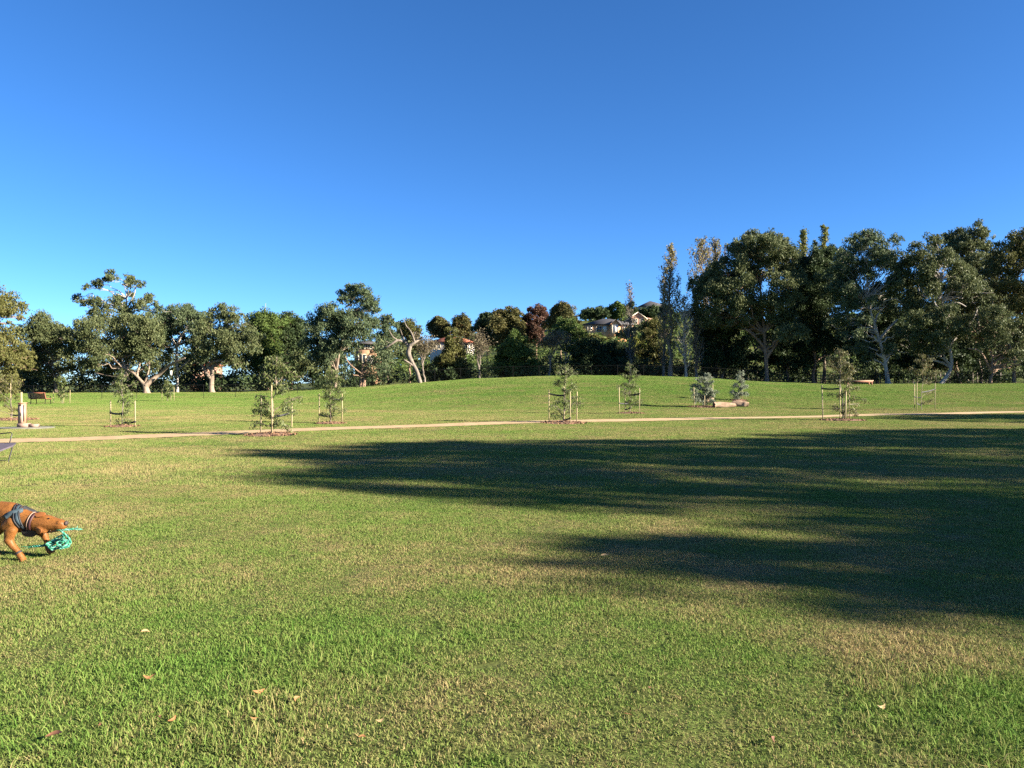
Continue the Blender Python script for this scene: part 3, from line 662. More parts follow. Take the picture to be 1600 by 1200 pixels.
tree('eucalyptus_tree', 'gum tree with bright white forked limbs and a leaning bare trunk', 88, 1388,
     [(1342, 376, 12), (1356, 370, 14), (1372, 372, 13), (1384, 382, 11), (1336, 392, 14), (1354, 390, 16), (1374, 394, 15), (1390, 400, 11), (1320, 408, 14), (1338, 412, 16), (1360, 412, 18), (1382, 414, 16), (1398, 410, 11), (1408, 420, 10), (1306, 426, 14), (1328, 432, 17), (1350, 434, 17), (1396, 434, 16), (1412, 440, 12), (1310, 450, 15), (1332, 456, 15), (1384, 448, 12), (1402, 456, 15), (1346, 478, 11),
      (1318, 475, 14), (1392, 478, 10), (1410, 478, 14), (1316, 500, 14), (1336, 505, 11), (1330, 525, 12), (1402, 522, 12), (1344, 545, 13), (1365, 548, 12), (1384, 548, 11), (1400, 550, 12), (1360, 560, 10)],
     M['gum_blue'], 'bark_white', 'gum tree', trunk=[(1389, 600, .44), (1386, 588, .36), (1384, 574, .32), (1382, 560, .3), (1375, 535, .3), (1371, 522, .28), (1366, 505, .25), (1359, 485, .19), (1352, 468, .12)],
     limbs=[[(1372, 534, .2), (1380, 525, .18), (1390, 512, .15), (1404, 499, .1)], [(1366, 512, .12), (1352, 512, .1), (1338, 516, .05)], [(1367, 504, .12), (1374, 490, .09), (1382, 480, .04)], [(1374, 535, .12), (1364, 532, .08)], [(1384, 566, .16), (1400, 546, .12), (1412, 550, .08), (1420, 551, .04)], [(1360, 488, .12), (1364, 460, .09), (1376, 456, .04)], [(1352, 468, .1), (1350, 440, .06), (1356, 410, .04)]], dens=185, back=0.55)
tree('eucalyptus_tree', 'gum tree with light lower tufts overhanging right of the white-limbed gum', 86, 1470,
     [(1428, 392, 13), (1442, 386, 15), (1458, 394, 13), (1420, 408, 14), (1438, 408, 16), (1456, 412, 15), (1472, 410, 12), (1484, 402, 13), (1498, 408, 13), (1430, 432, 16), (1452, 434, 14), (1476, 428, 15), (1496, 428, 16), (1512, 424, 12), (1440, 452, 14), (1500, 450, 16), (1520, 444, 14), (1534, 450, 11), (1480, 452, 10),
      (1432, 478, 15), (1450, 482, 16), (1466, 492, 14), (1508, 466, 14), (1526, 464, 13), (1542, 464, 10), (1420, 502, 15), (1440, 506, 17), (1462, 512, 16), (1480, 506, 12), (1430, 528, 15), (1452, 532, 15), (1472, 530, 13), (1440, 548, 12), (1460, 546, 10), (1490, 488, 10)],
     M['gum'], 'bark_white', 'gum tree', trunk=[(1486, 602, .34), (1486, 575, .3), (1484, 545, .26), (1478, 510, .2), (1472, 470, .14), (1468, 440, .07)],
     limbs=[[(1484, 540, .16), (1500, 520, .12), (1516, 500, .08), (1524, 480, .05)], [(1476, 500, .14), (1456, 470, .1), (1448, 446, .05)], [(1474, 478, .1), (1490, 474, .09), (1504, 480, .04)], [(1478, 505, .12), (1500, 460, .09), (1504, 436, .04)]], dens=195, back=0.55)
tree('eucalyptus_tree', 'tall gum with a high rounded crown rising behind the belt near the right edge', 104, 1532,
     [(1486, 374, 11), (1500, 368, 13), (1516, 364, 14), (1530, 372, 13), (1540, 384, 11), (1494, 388, 14), (1514, 388, 16), (1534, 398, 14), (1550, 406, 11), (1510, 408, 14), (1530, 418, 15), (1548, 424, 13), (1540, 442, 14)], M['gum'], 'bark_pale', 'gum tree', dens=180)
tree('eucalyptus_tree', 'olive-topped gum at the right edge, pale twigs showing in its crown', 90, 1584,
     [(1566, 388, 12), (1580, 378, 13), (1596, 370, 14), (1612, 372, 14), (1572, 404, 14), (1590, 398, 16), (1610, 396, 16), (1562, 424, 14), (1582, 424, 17), (1604, 424, 17), (1628, 410, 16), (1568, 448, 15), (1590, 452, 17), (1614, 452, 17), (1576, 476, 15), (1600, 480, 17), (1626, 470, 17), (1572, 500, 12), (1594, 505, 15), (1618, 505, 16)],
     M['gum_olive'], 'bark_pale', 'gum tree', dens=170, limbs=[[(1584, 560, .2), (1570, 510, .12), (1558, 470, .05)], [(1584, 545, .18), (1596, 500, .12), (1600, 450, .05)]])
tree('eucalyptus_tree', 'low spreading gum with dull green skirt under the right edge crowns', 84, 1548,
     [(1510, 500, 12), (1528, 492, 14), (1546, 496, 15), (1564, 502, 15), (1580, 512, 15), (1598, 520, 16), (1520, 518, 14), (1540, 520, 16), (1562, 526, 16), (1584, 536, 15), (1534, 544, 13), (1556, 550, 14), (1580, 558, 13), (1602, 550, 15), (1620, 530, 16), (1500, 520, 11), (1594, 572, 9)],
     M['gum'], 'bark_brown', 'gum tree', dens=170, r0=0.26, limbs=[[(1548, 580, .14), (1526, 550, .1), (1508, 545, .07)], [(1548, 570, .12), (1580, 545, .07)]])
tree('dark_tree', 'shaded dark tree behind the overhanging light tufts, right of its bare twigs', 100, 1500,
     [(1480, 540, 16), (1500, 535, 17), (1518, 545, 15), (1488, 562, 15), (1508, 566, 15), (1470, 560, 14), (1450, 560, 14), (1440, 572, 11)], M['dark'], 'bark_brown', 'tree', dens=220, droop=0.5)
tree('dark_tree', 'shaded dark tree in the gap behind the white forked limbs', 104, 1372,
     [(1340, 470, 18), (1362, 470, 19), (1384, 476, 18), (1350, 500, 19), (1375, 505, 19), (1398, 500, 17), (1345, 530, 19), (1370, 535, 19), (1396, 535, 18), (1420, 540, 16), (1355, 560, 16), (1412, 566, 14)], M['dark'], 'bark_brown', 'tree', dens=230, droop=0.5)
tree('dark_tree', 'shaded tree filling the gap under the high rounded crown near the right edge', 108, 1500,
     [(1415, 440, 16), (1432, 462, 16), (1452, 446, 15), (1478, 450, 17), (1498, 440, 16), (1520, 452, 17), (1542, 462, 16), (1560, 448, 15), (1575, 470, 16), (1490, 475, 17), (1515, 482, 17), (1545, 490, 16), (1470, 490, 15), (1440, 490, 15)], M['gum'], 'bark_brown', 'tree', dens=150, droop=0.5)
for i, (x, d, side) in enumerate([(1690, 86, 'first right of'), (1760, 95, 'second right of'), (-130, 88, 'first left of'), (-210, 84, 'second left of')]):
    tree('eucalyptus_tree', f'grey-green gum tree, {side} the picture, outside the view', d, x, [(x + dx, yy - (0 if x > 0 else -70), 24) for dx, yy in ((-30, 420), (0, 395), (30, 415), (-35, 460), (5, 450), (38, 465), (-20, 500), (20, 505), (-34, 540), (30, 540), (0, 535))],
         M['gum'], 'bark_pale', 'gum tree', dens=90, group='gum trees beyond the frame', back=0.4)

# distant and shaded masses nobody could count: undergrowth along the belt, wooded hillside
rng = np.random.default_rng(404)
um = MB(); wm = MB()
for i in range(250):
    px = rng.uniform(-120, 1720)
    d = rng.uniform(98, 126)
    lift = 34 if px > 1080 else (22 if px < 560 else 16)
    x = (px - 800) / F * d; z = Hf(x, d)
    Rr = rng.uniform(1.0, 1.9)
    lobe(um, rng, np.array([x, d, z + rng.uniform(0.3, lift * d / F)]), Rr, 0.44, 24, 0.4)
for i in range(120):
    px = rng.uniform(1085, 1680); d = rng.uniform(104, 134); x = (px - 800) / F * d
    lobe(um, rng, np.array([x, d, Hf(x, d) + rng.uniform(2.5, 10.5)]), rng.uniform(1.6, 2.4), 0.52, 20, 0.4)
tm_ = MB()
for i in range(170):
    px = rng.uniform(-120, 660); d = rng.uniform(102, 122); x = (px - 800) / F * d
    if 548 < px < 592 and d < 135: continue
    lobe(tm_, rng, np.array([x, d, Hf(x, d) + rng.uniform(0.8, 5.6)]), rng.uniform(1.3, 2.0), 0.52, 20, 0.4)
for i in range(90):
    px = rng.uniform(-130, 600); d = rng.uniform(94, 112); x = (px - 800) / F * d
    lobe(um, rng, np.array([x, d, Hf(x, d) + rng.uniform(0.2, 1.3)]), rng.uniform(1.1, 1.8), 0.44, 20, 0.4)
for i in range(60):
    px = rng.uniform(1085, 1700); d = rng.uniform(98, 112); x = (px - 800) / F * d
    lobe(um, rng, np.array([x, d, Hf(x, d) + rng.uniform(0.2, 1.5)]), rng.uniform(1.1, 1.7), 0.44, 20, 0.4)
for i in range(70):
    px = rng.uniform(835, 1075); d = rng.uniform(104, 128); x = (px - 800) / F * d
    lobe(um, rng, np.array([x, d, Hf(x, d) + rng.uniform(0.2, 2.6)]), rng.uniform(1.1, 1.8), 0.44, 18, 0.4)
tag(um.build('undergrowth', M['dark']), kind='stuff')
for px, py, d, r in ((556, 572, 112, 1.3), (572, 580, 112, 1.5), (590, 575, 114, 1.4), (584, 563, 118, 0.9), (552, 556, 118, 0.8), (284, 572, 112, 1.4), (300, 584, 112, 1.5), (318, 578, 112, 1.5), (314, 566, 116, 0.8), (296, 596, 110, 1.3)):
    lobe(tm_, rng, P(px, py, d), r, 0.36, 60, 0.6)
tag(tm_.build('thicket', M['gum']), kind='stuff')
for i in range(430):
    px = rng.uniform(560, 1720); d = rng.uniform(128, 300); x = (px - 800) / F * d
    top = np.interp(px, [560, 650, 740, 840, 900, 960, 1040, 1240, 1720], [545, 535, 520, 512, 515, 506, 492, 455, 440])
    zmax = CAM_H + (600 - top) / F * d
    z = min(Hf(x, d) + rng.uniform(0.5, 4.0), zmax - 1.2)
    if 895 < px < 1000 and 120 < d < 215: z = min(z, CAM_H + (600 - 532) / F * d)
    if 975 < px < 1018 and 150 < d < 232: z = min(z, CAM_H + (600 - 515) / F * d)
    if 655 < px < 750 and 125 < d < 200: z = min(z, CAM_H + (600 - 560) / F * d)
    if 548 < px < 592 and d < 140: continue
    lobe(wm, rng, np.array([x, d, z]), rng.uniform(1.5, 2.8), 0.0038 * d, 12, 0.3)
for i in range(46):
    px = rng.uniform(880, 1080); d = rng.uniform(205, 300); x = (px - 800) / F * d
    lobe(wm, rng, np.array([x, d, Hf(x, d) + rng.uniform(0.2, 1.8)]), rng.uniform(1.3, 2.2), 0.0038 * d, 12, 0.3)
tag(wm.build('hillside_wood', M['green']), kind='stuff')

# ------------------------------------------------------------------ gum trees to the right, out of view, that throw the long shadows
SD = np.array([S_C, -S_S]); SN = np.array([S_S, S_C])
PROF = np.array([(5.4, 3.6), (5.75, 1.2), (6.3, 1.2), (7.0, 1.1), (8.0, 0.7), (8.4, 1.6), (8.9, 4.0), (9.4, 2.6), (9.8, -2.6), (10.6, -6.3), (11.6, -5.0), (12.7, -3.2), (13.6, -4.6), (14.6, -6.4), (16.2, -5.4), (17.6, -4.6), (19.6, -2.9), (20.6, -1.2), (22.6, 4.2), (23.8, 7.6), (26.0, 9.2), (29.0, 11.6), (31.6, 16.0), (33.0, 30.0),
                 (35.2, 30.0), (36.2, 20.0), (38.0, 15.6), (44.0, 19.5), (47.0, 23.0)])
def sun_z(s, a):
    """height that throws its shadow to the tip profile, for a point s across and a along the sun's bearing"""
    tx = np.interp(s, PROF[:, 0], PROF[:, 1])
    ty = (s - tx * S_S) / S_C
    return (a - (tx * S_C - ty * S_S)) * TAN_EL
def shadow_tree(s0, s1, a0, n, seed, label, Rm=(0.8, 1.5), thin=1.0):
    rng = np.random.default_rng(seed)
    sm = (s0 + s1) / 2; bxy = SN * sm + SD * a0
    base = np.array([bxy[0], bxy[1], Hf(*bxy)])
    root = empty('eucalyptus_tree', base, label, 'gum tree', 'gum trees standing right of the view')
    cm = MB(); bm_ = MB(); zs = []
    for i in range(n):
        rim = i < n * 0.45
        Rr = rng.uniform(*Rm) * (rng.uniform(0.4, 0.8) if rim else 1.0)
        s = rng.uniform(s0, s1); a = a0 + rng.uniform(-2.6, 2.6)
        zt = min(sun_z(s, a), sun_z(s - Rr * 0.6, a), sun_z(s + Rr * 0.6, a)) + rng.normal(-0.15, 0.35)
        z = zt - Rr * rng.uniform(0.7, 1.1) if rim else rng.uniform(8.0, max(8.2, zt - Rr)) if rng.random() < 0.85 else rng.uniform(4.5, 8.5)
        if z < 3.5: continue
        p = SN * s + SD * a; c = np.array([p[0], p[1], z]); zs.append(c)
        lobe(cm, rng, c, Rr, 0.36, 30 * thin, 0.75)
    cm.build('crown', M['gum'], root, base)
    top = max(c[2] for c in zs)
    tp = bent(rng, base - np.array([0, 0, 0.05]), base + np.array([0, 0, top * 0.8]), 9, 0.02)
    tm = MB(); tm.tube(tp, np.linspace(0.4, 0.1, 9), 9); tm.build('trunk', M['bark_pale'], root, base, smooth=True)
    for c in zs:
        j = max(2, min(8, int(8 * (c[2] - 2.5) / (top * 0.8))))
        bm_.tube(bent(rng, tp[j], c, 6, 0.06), np.linspace(0.1, 0.025, 6), 4, cap=False)
    bm_.build('branches', M['bark_pale'], root, base)
shadow_tree(5.3, 6.8, 29, 40, 1, 'thin crowned gum right of the photographer, out of view', (0.4, 0.8), 0.8)
shadow_tree(6.3, 9.2, 31, 100, 7, 'narrow dense gum right of the photographer, out of view', (0.5, 0.9), 1.15)
shadow_tree(9.0, 14.0, 33, 105, 2, 'second gum right of the photographer, out of view')
shadow_tree(13.4, 19.0, 34, 120, 3, 'tallest gum right of the photographer, out of view')
shadow_tree(18.0, 26.0, 33, 130, 4, 'broad sloping gum right of the photographer, out of view')
shadow_tree(25.0, 32.6, 36, 115, 5, 'lower gum at the far end of the row, out of view')
shadow_tree(36.0, 47.0, 36, 110, 6, 'gum standing apart beyond the row, out of view')
# ------------------------------------------------------------------ young staked trees
MULCH = []      # (x, y, radius)
def young_tree(label, px, py, lobes, stakes, short, mat='young', seed=1, mulch=0.0, cat='young tree', leaf=0.11, dens=1000, trunk_r=0.022, droop=0.85, trunk_top=None, d=None, bk='bark_grey'):
    """lobes (px, py, r px); stakes: (px, foot py, top py, which, is_dark, tie) ; tie = (py on the stake, py on the trunk) or None"""
    rng = np.random.default_rng(seed * 131)
    bx, by, bz = gpx(px, py)
    d = by; m = d / F
    base = np.array([bx, by, bz])
    root = empty('young_tree', base, label, cat, 'young staked trees in the park')
    ty = trunk_top if trunk_top is not None else min(y - r * 0.3 for x, y, r in lobes)
    top_l = min(lobes, key=lambda l: l[1])
    top = P(top_l[0], ty, d)
    tp = bent(rng, base - np.array([0, 0, .05]), top, 10, 0.012)
    tm = MB(); tm.tube(tp, np.linspace(trunk_r, 0.006, 10), 7); tm.build('trunk', M[bk], root, base, smooth=True)
    bm_ = MB(); cm = MB()
    for x, y, r in lobes:
        c = P(x, y, d); rr = r * m * 1.15
        c[1] += rng.uniform(-1, 1) * max(0.12, abs(c[0] - bx) * 0.9)
        zc = c[2] - rr * 0.4 - abs(c[0] - bx) * 0.35
        j = int(np.clip(np.argmin(np.abs(tp[:, 2] - zc)), 1, 8))
        q = bent(rng, tp[j], c + np.array([0, 0, rr * 0.2]), 6, 0.05, 0.08)
        bm_.tube(q, np.linspace(0.011, 0.004, 6), 4, cap=False)
        n = int(dens * rr * rr * 2.2) + 14; nt_ = 4 + int(rr * 18)
        for _ in range(nt_):
            s0 = q[rng.integers(2, 6)]
            dirv = unit(np.array([rng.normal(), rng.normal(), rng.normal(0.1, 0.6)]))
            e = c + dirv * rr * rng.uniform(0.55, 1.05)
            mid = (s0 + e) / 2 + np.array([0, 0, 0.15 * rr])
            end = e + np.array([0, 0, -0.1 * rr])
            bm_.tube(np.array([s0, mid, e, end]), [0.005, 0.004, 0.003, 0.002], 3, cap=False)
            k = max(3, n // nt_); t = rng.random((k, 1)) ** 0.7
            pos = s0 * (1 - t) ** 2 + 2 * mid * t * (1 - t) + e * t * t + rng.normal(0, 0.05, (k, 3))
            pos[:, 2] -= leaf * 0.35
            # long narrow hanging leaves with a fold along the midrib
            a = rng.normal(0, 1, (k, 3)); a[:, 2] = a[:, 2] * 0.3 - droop * 1.5; a = unit(a); b = unit(np.cross(a, rng.normal(0, 1, (k, 3)))); nn = np.cross(a, b)
            l = leaf * rng.uniform(0.6, 1.3, (k, 1)); w = l * rng.uniform(0.2, 0.3, (k, 1))
            v = np.stack([pos - a * l / 2, pos - a * l * .05 + b * w / 2 + nn * w * .2, pos + a * l / 2, pos - a * l * .05 - b * w / 2 + nn * w * .2], 1).reshape(-1, 3)
            g = np.arange(k)[:, None] * 4
            f = np.concatenate([g + np.array([[0, 1, 2]]), g + np.array([[0, 2, 3]])], 1).reshape(-1, 3)
            cm.add(v, f, np.repeat(rng.random(k), 2))
    bm_.build('branches', M[bk], root, base); cm.build('crown', M[mat], root, base)
    if mulch: MULCH.append((bx, by, mulch))
    for sx, sfy, sty, which, is_dark, tie in stakes:
        fx, fy, fz = gpx(sx, sfy)
        fy2 = float(np.clip(fy, by - 0.55, by + 0.55)); fx2 = (sx - 800) / F * fy2; fz2 = Hf(fx2, fy2)
        ht = max(0.6, (CAM_H - (sty - 600) / F * fy2) - fz2)
        sb = np.array([fx2, fy2, fz2])
        so = empty('tree_stake', sb, f"{which} {'dark timber' if is_dark else 'pale timber'} stake at the {short}", 'stake', 'timber stakes beside the young trees')
        lean = rng.normal(0, 0.018, 2)
        mb = MB(); mb.box((lean[0] * ht / 2, lean[1] * ht / 2, ht / 2 - 0.1), (0.032, 0.032, ht + 0.2), (0, lean[0], rng.uniform(0, 1.5)))
        mb.build('post', M['stake_dark' if is_dark else 'stake'], so)
        if tie:
            z1 = CAM_H - (tie[0] - 600) / F * fy2 - fz2; z2 = CAM_H - (tie[1] - 600) / F * by - fz2
            t_at = tp[int(np.clip(np.argmin(np.abs(tp[:, 2] - fz2 - z2)), 0, 9))]
            A = np.array([lean[0] * z1, lean[1] * z1, z1]); B = np.array([t_at[0] - sb[0], t_at[1] - sb[1], z2])
            if len(tie) > 2: B = np.array([(tie[2] - 800) / F * by - sb[0], by - sb[1], z2])
            dv = B - A; L = np.linalg.norm(dv)
            mb = MB()
            n = 7; tq = np.linspace(0, 1, n)[:, None]; q = A + dv * tq; q[:, 2] -= 0.03 * np.sin(tq[:, 0] * math.pi)
            side = unit(np.cross(dv, np.array([0, 0, 1.0]))) * 0.006; up = np.array([0, 0, 0.033])
            ring = np.stack([q - side - up, q + side - up, q + side + up, q - side + up], 1).reshape(-1, 3)
            fi = np.array([[i * 4 + j, i * 4 + (j + 1) % 4, i * 4 + 4 + (j + 1) % 4, i * 4 + 4 + j] for i in range(n - 1) for j in range(4)])
            mb.add(ring, fi); mb.add(ring[:4], [[3, 2, 1, 0]]); mb.add(ring[-4:], [[0, 1, 2, 3]])
            mb.box(A, (0.056, 0.056, 0.056))
            mb.build('tie', M['tie'], so)
    return root

young_tree('tall young tree with hanging leaves and low side clumps before the path', 424, 680,
    [(420, 562, 10), (432, 560, 8), (412, 573, 10), (428, 574, 12), (444, 570, 11), (415, 588, 10), (432, 588, 13), (448, 584, 11), (456, 590, 8), (422, 600, 9), (440, 603, 12), (450, 608, 7), (404, 620, 7), (400, 630, 9), (412, 632, 8), (395, 642, 7), (408, 646, 8), (418, 640, 7), (424, 652, 7), (455, 628, 8), (448, 638, 8), (464, 622, 5), (462, 640, 7), (392, 664, 5), (402, 662, 5), (440, 660, 8), (450, 666, 7), (432, 664, 6)],
    [(407, 676, 618, 'left', True, (640, 645)), (425, 681, 602, 'middle', False, None), (455, 677, 630, 'right', False, (644, 651))],
    'tall young tree before the path', seed=1, mulch=0.72, leaf=0.12, dens=950, bk='bark_pale', trunk_r=0.03)
young_tree('slender dark-leaved young tree between two pale stakes on the left of the lawn', 191, 667,
    [(190, 580, 6), (184, 588, 8), (198, 590, 7), (178, 598, 8), (192, 600, 10), (206, 600, 7), (183, 612, 9), (198, 613, 9), (210, 618, 6), (188, 626, 8), (200, 630, 8), (196, 644, 8), (186, 648, 6), (203, 656, 6), (180, 660, 4)],
    [(173, 666, 626, 'left', False, (645, 646)), (211, 667, 626, 'right', False, (659, 660))], 'slender young tree on the left lawn', seed=2, mulch=0.55, leaf=0.11, dens=650)
young_tree('bushy drooping young tree beyond the path, right of the tall one', 516, 662,
    [(518, 580, 7), (526, 582, 7), (510, 590, 8), (522, 594, 10), (534, 592, 7), (505, 604, 8), (518, 608, 11), (532, 606, 9), (540, 612, 6), (508, 620, 8), (522, 624, 10), (536, 622, 6), (514, 636, 8), (526, 638, 8), (506, 646, 6), (518, 650, 7), (542, 640, 4)],
    [(499, 661, 615, 'left', False, (648, 650)), (535, 661, 615, 'right', False, (624, 622))], 'bushy young tree beyond the path', seed=3, mulch=0.6, leaf=0.11, dens=900, bk='bark_pale')
young_tree('young tree with sparse tiers of leaves at the middle of the path, four stakes', 880, 661,
    [(884, 574, 7), (876, 578, 6), (892, 578, 7), (870, 584, 5), (884, 586, 8), (898, 584, 5), (872, 596, 6), (884, 598, 7), (893, 600, 6), (866, 599, 4), (878, 608, 7), (888, 612, 7), (900, 606, 5), (903, 622, 8), (896, 632, 7), (882, 626, 8), (868, 628, 6), (860, 634, 5), (908, 630, 5), (870, 640, 6), (864, 648, 5), (878, 646, 6), (890, 642, 6), (874, 650, 4), (884, 634, 6)],
    [(858, 661, 609, 'far left', False, (615, 618)), (882, 659, 604, 'back', False, None), (891, 666, 612, 'tall front', False, (653, 656)), (901, 658, 612, 'far right', False, None)],
    'four-staked young tree at mid path', seed=4, mulch=0.85, leaf=0.13, dens=560)
young_tree('dense hanging young tree on the slope right of the four-staked one', 984, 646,
    [(984, 570, 5), (980, 577, 7), (990, 580, 7), (974, 586, 7), (986, 590, 9), (998, 588, 6), (976, 600, 9), (990, 602, 10), (970, 612, 6), (982, 616, 9), (996, 616, 8), (986, 628, 8), (998, 628, 6), (978, 630, 5), (965, 604, 4), (1004, 626, 4)],
    [(968, 648, 605, 'left', False, (630, 630)), (977, 646, 606, 'inner', False, (640, 637)), (999, 647, 606, 'right', False, (615, 617))],
    'dense young tree on the slope', seed=5, mulch=0.7, leaf=0.11, dens=700)
young_tree('silvery bushy young tree left of the pale logs', 1099, 636,
    [(1106, 585, 5), (1112, 590, 6), (1100, 592, 7), (1092, 596, 7), (1106, 600, 9), (1088, 604, 8), (1098, 608, 9), (1110, 610, 9), (1084, 614, 7), (1094, 618, 9), (1106, 620, 9), (1116, 614, 7), (1086, 624, 6), (1100, 628, 7), (1112, 626, 6), (1080, 608, 4)],
    [(1085, 637, 605, 'left', False, None), (1114, 630, 601, 'right', False, None), (1101, 640, 618, 'short front', False, None)], 'larger silvery bush by the logs', mat='silver', seed=6, leaf=0.13, dens=1500, cat='young tree', mulch=0.9)
young_tree('smaller silvery young tree behind the right-hand pale log', 1155, 626,
    [(1160, 584, 5), (1152, 589, 5), (1158, 596, 6), (1148, 602, 6), (1158, 606, 7), (1166, 604, 5), (1146, 612, 6), (1156, 616, 7), (1165, 615, 5), (1150, 620, 5)],
    [(1159, 624, 600, 'single', False, None)], 'smaller silvery bush by the logs', mat='silver', seed=7, leaf=0.13, dens=1500, mulch=0.6)
young_tree('tall shaded young tree with a dusty rounded head near the right of the path', 1317, 657,
    [(1312, 550, 7), (1322, 554, 8), (1302, 558, 8), (1314, 562, 10), (1326, 568, 9), (1298, 572, 9), (1310, 576, 10), (1330, 582, 9), (1320, 586, 9), (1302, 588, 8), (1336, 592, 6), (1312, 598, 6), (1330, 602, 7), (1322, 612, 7), (1338, 608, 6), (1312, 618, 6), (1330, 622, 7), (1344, 624, 4), (1322, 632, 7), (1305, 634, 6), (1298, 638, 4), (1318, 644, 6), (1330, 640, 5), (1336, 646, 4), (1324, 652, 5), (1350, 632, 3), (1300, 616, 4)],
    [(1286, 655, 602, 'far left', True, (607, 607, 1311)), (1313, 652, 602, 'middle', False, None), (1328, 653, 601, 'right', False, None), (1321, 659, 612, 'short front', False, None)],
    'tall shaded young tree on the right', mat='young_rust', seed=8, mulch=0.9, leaf=0.12, dens=720, trunk_r=0.03)
young_tree('young tree with an upright yellowish head beyond the path at far right', 1440, 641,
    [(1442, 556, 6), (1450, 562, 7), (1434, 564, 7), (1444, 572, 9), (1456, 574, 7), (1430, 576, 7), (1440, 584, 8), (1452, 586, 7), (1462, 580, 5), (1446, 594, 4), (1458, 598, 4), (1452, 626, 5), (1444, 630, 4), (1464, 612, 4)],
    [(1429, 641, 597, 'rear left', False, (620, 621)), (1432, 642, 598, 'front left', False, (630, 633)), (1461, 638, 598, 'right', True, (608, 613))],
    'upright young tree at far right', mat='young_rust', seed=9, leaf=0.11, dens=760, bk='stake_dark')
young_tree('young tree among four pale stakes just right of the brown bench', 97, 631,
    [(97, 590, 5), (90, 594, 5), (103, 596, 5), (96, 602, 7), (88, 604, 4), (104, 606, 5), (98, 612, 6), (92, 616, 4), (102, 618, 4)],
    [(84, 630, 609, 'far left', False, None), (95, 631, 612, 'inner left', False, None), (99, 631, 612, 'inner right', False, None), (109, 631, 609, 'far right', False, None)], 'young tree by the brown bench', seed=10, leaf=0.2, dens=420)
young_tree('leafy young tree cut by the left edge beyond the drinking fountain', 18, 656,
    [(18, 590, 8), (4, 594, 10), (28, 600, 7), (10, 606, 11), (22, 612, 8), (-6, 610, 10), (2, 622, 9), (26, 622, 6), (-14, 624, 9), (8, 634, 5), (20, 640, 5), (28, 640, 4), (-6, 638, 7)],
    [(17, 655, 598, 'single', False, (648, 648, 32))], 'leafy young tree at the left edge', mat='gum_olive', seed=11, mulch=0.95, leaf=0.11, dens=700)
young_tree('small dark young tree by the fence below the forked pale trunk', 262, 627,
    [(262, 597, 6), (256, 602, 5), (268, 603, 5), (262, 609, 7), (255, 612, 4), (268, 613, 5), (262, 618, 5)],
    [(253, 626, 605, 'left', False, None), (272, 626, 605, 'right', False, None), (267, 625, 616, 'short inner', False, None)], 'small young tree by the fence', seed=12, leaf=0.2, dens=420)

# bark mulch round the young trees: one loose ground cover
rng = np.random.default_rng(60)
mm = MB()
for (x, y, r) in MULCH:
    k = 22; ang = np.linspace(0, 2 * math.pi, k, endpoint=False); rr = r * rng.uniform(0.85, 1.1, k)
    v = [[x, y, Hf(x, y) + 0.07]]
    for fr_, zz in ((0.6, 0.06), (1.0, 0.005)):
        for a, q in zip(ang, rr):
            xx, yy = x + math.cos(a) * q * fr_, y + math.sin(a) * q * fr_
            v.append([xx, yy, Hf(xx, yy) + zz])
    f3 = [[0, 1 + j, 1 + (j + 1) % k] for j in range(k)]
    f4 = [[1 + j, 1 + k + j, 1 + k + (j + 1) % k, 1 + (j + 1) % k] for j in range(k)]
    n0 = mm.n; mm.add(v, f3); mm.add(np.zeros((0, 3)), np.array(f4) - (mm.n - n0))
    n = int(420 * r * r) + 60
    a = rng.random(n) * 6.283; q = r * 1.12 * np.sqrt(rng.random(n)); xx, yy = x + np.cos(a) * q, y + np.sin(a) * q
    pos = np.stack([xx, yy, H(xx, yy) + 0.03 + 0.06 * np.clip(1 - q / r, 0, 1)], -1)
    leaves(mm, rng, pos, 0.09, 0.05, -0.2)
tag(mm.build('mulch', M['mulch']), kind='stuff')

# ------------------------------------------------------------------ chain link fence along the foot of the belt
fpx = [(-330, 70), (-120, 71), (0, 72), (140, 73), (300, 76), (470, 79), (560, 81), (700, 86), (850, 88), (1000, 88), (1180, 89), (1300, 86), (1450, 83), (1600, 79), (1900, 76)]
fp = np.array([[(x - 800) / F * d, d] for x, d in fpx])
tq = np.linspace(0, len(fp) - 1, 800); k = np.clip(tq.astype(int), 0, len(fp) - 2)
FC = catmull(fp, k, tq - k)
cum = np.concatenate([[0], np.cumsum(np.linalg.norm(np.diff(FC, axis=0), axis=1))])
npost = int(cum[-1] / 3.0)
sp = np.linspace(0, cum[-1], npost + 1)
FX = np.interp(sp, cum, FC[:, 0]); FY = np.interp(sp, cum, FC[:, 1]); FZ = H(FX, FY)
fbase = np.array([0, 86.0, 0])
fence = empty('chain_link_fence', fbase, 'long low black chain link fence between the lawn and the tree belt', 'fence')
FH = 1.3
pm = MB(); pm.tube([[0, 0, -0.2], [0, 0, FH + 0.06]], 0.024, 6); pproto = None
for i in range(npost + 1):
    if pproto is None:
        pproto = pm.build('post', M['black_metal'], fence); o = pproto
    else:
        o = pproto.copy(); COL.objects.link(o); o.parent = fence
    o.location = (FX[i] - fbase[0], FY[i] - fbase[1], FZ[i])
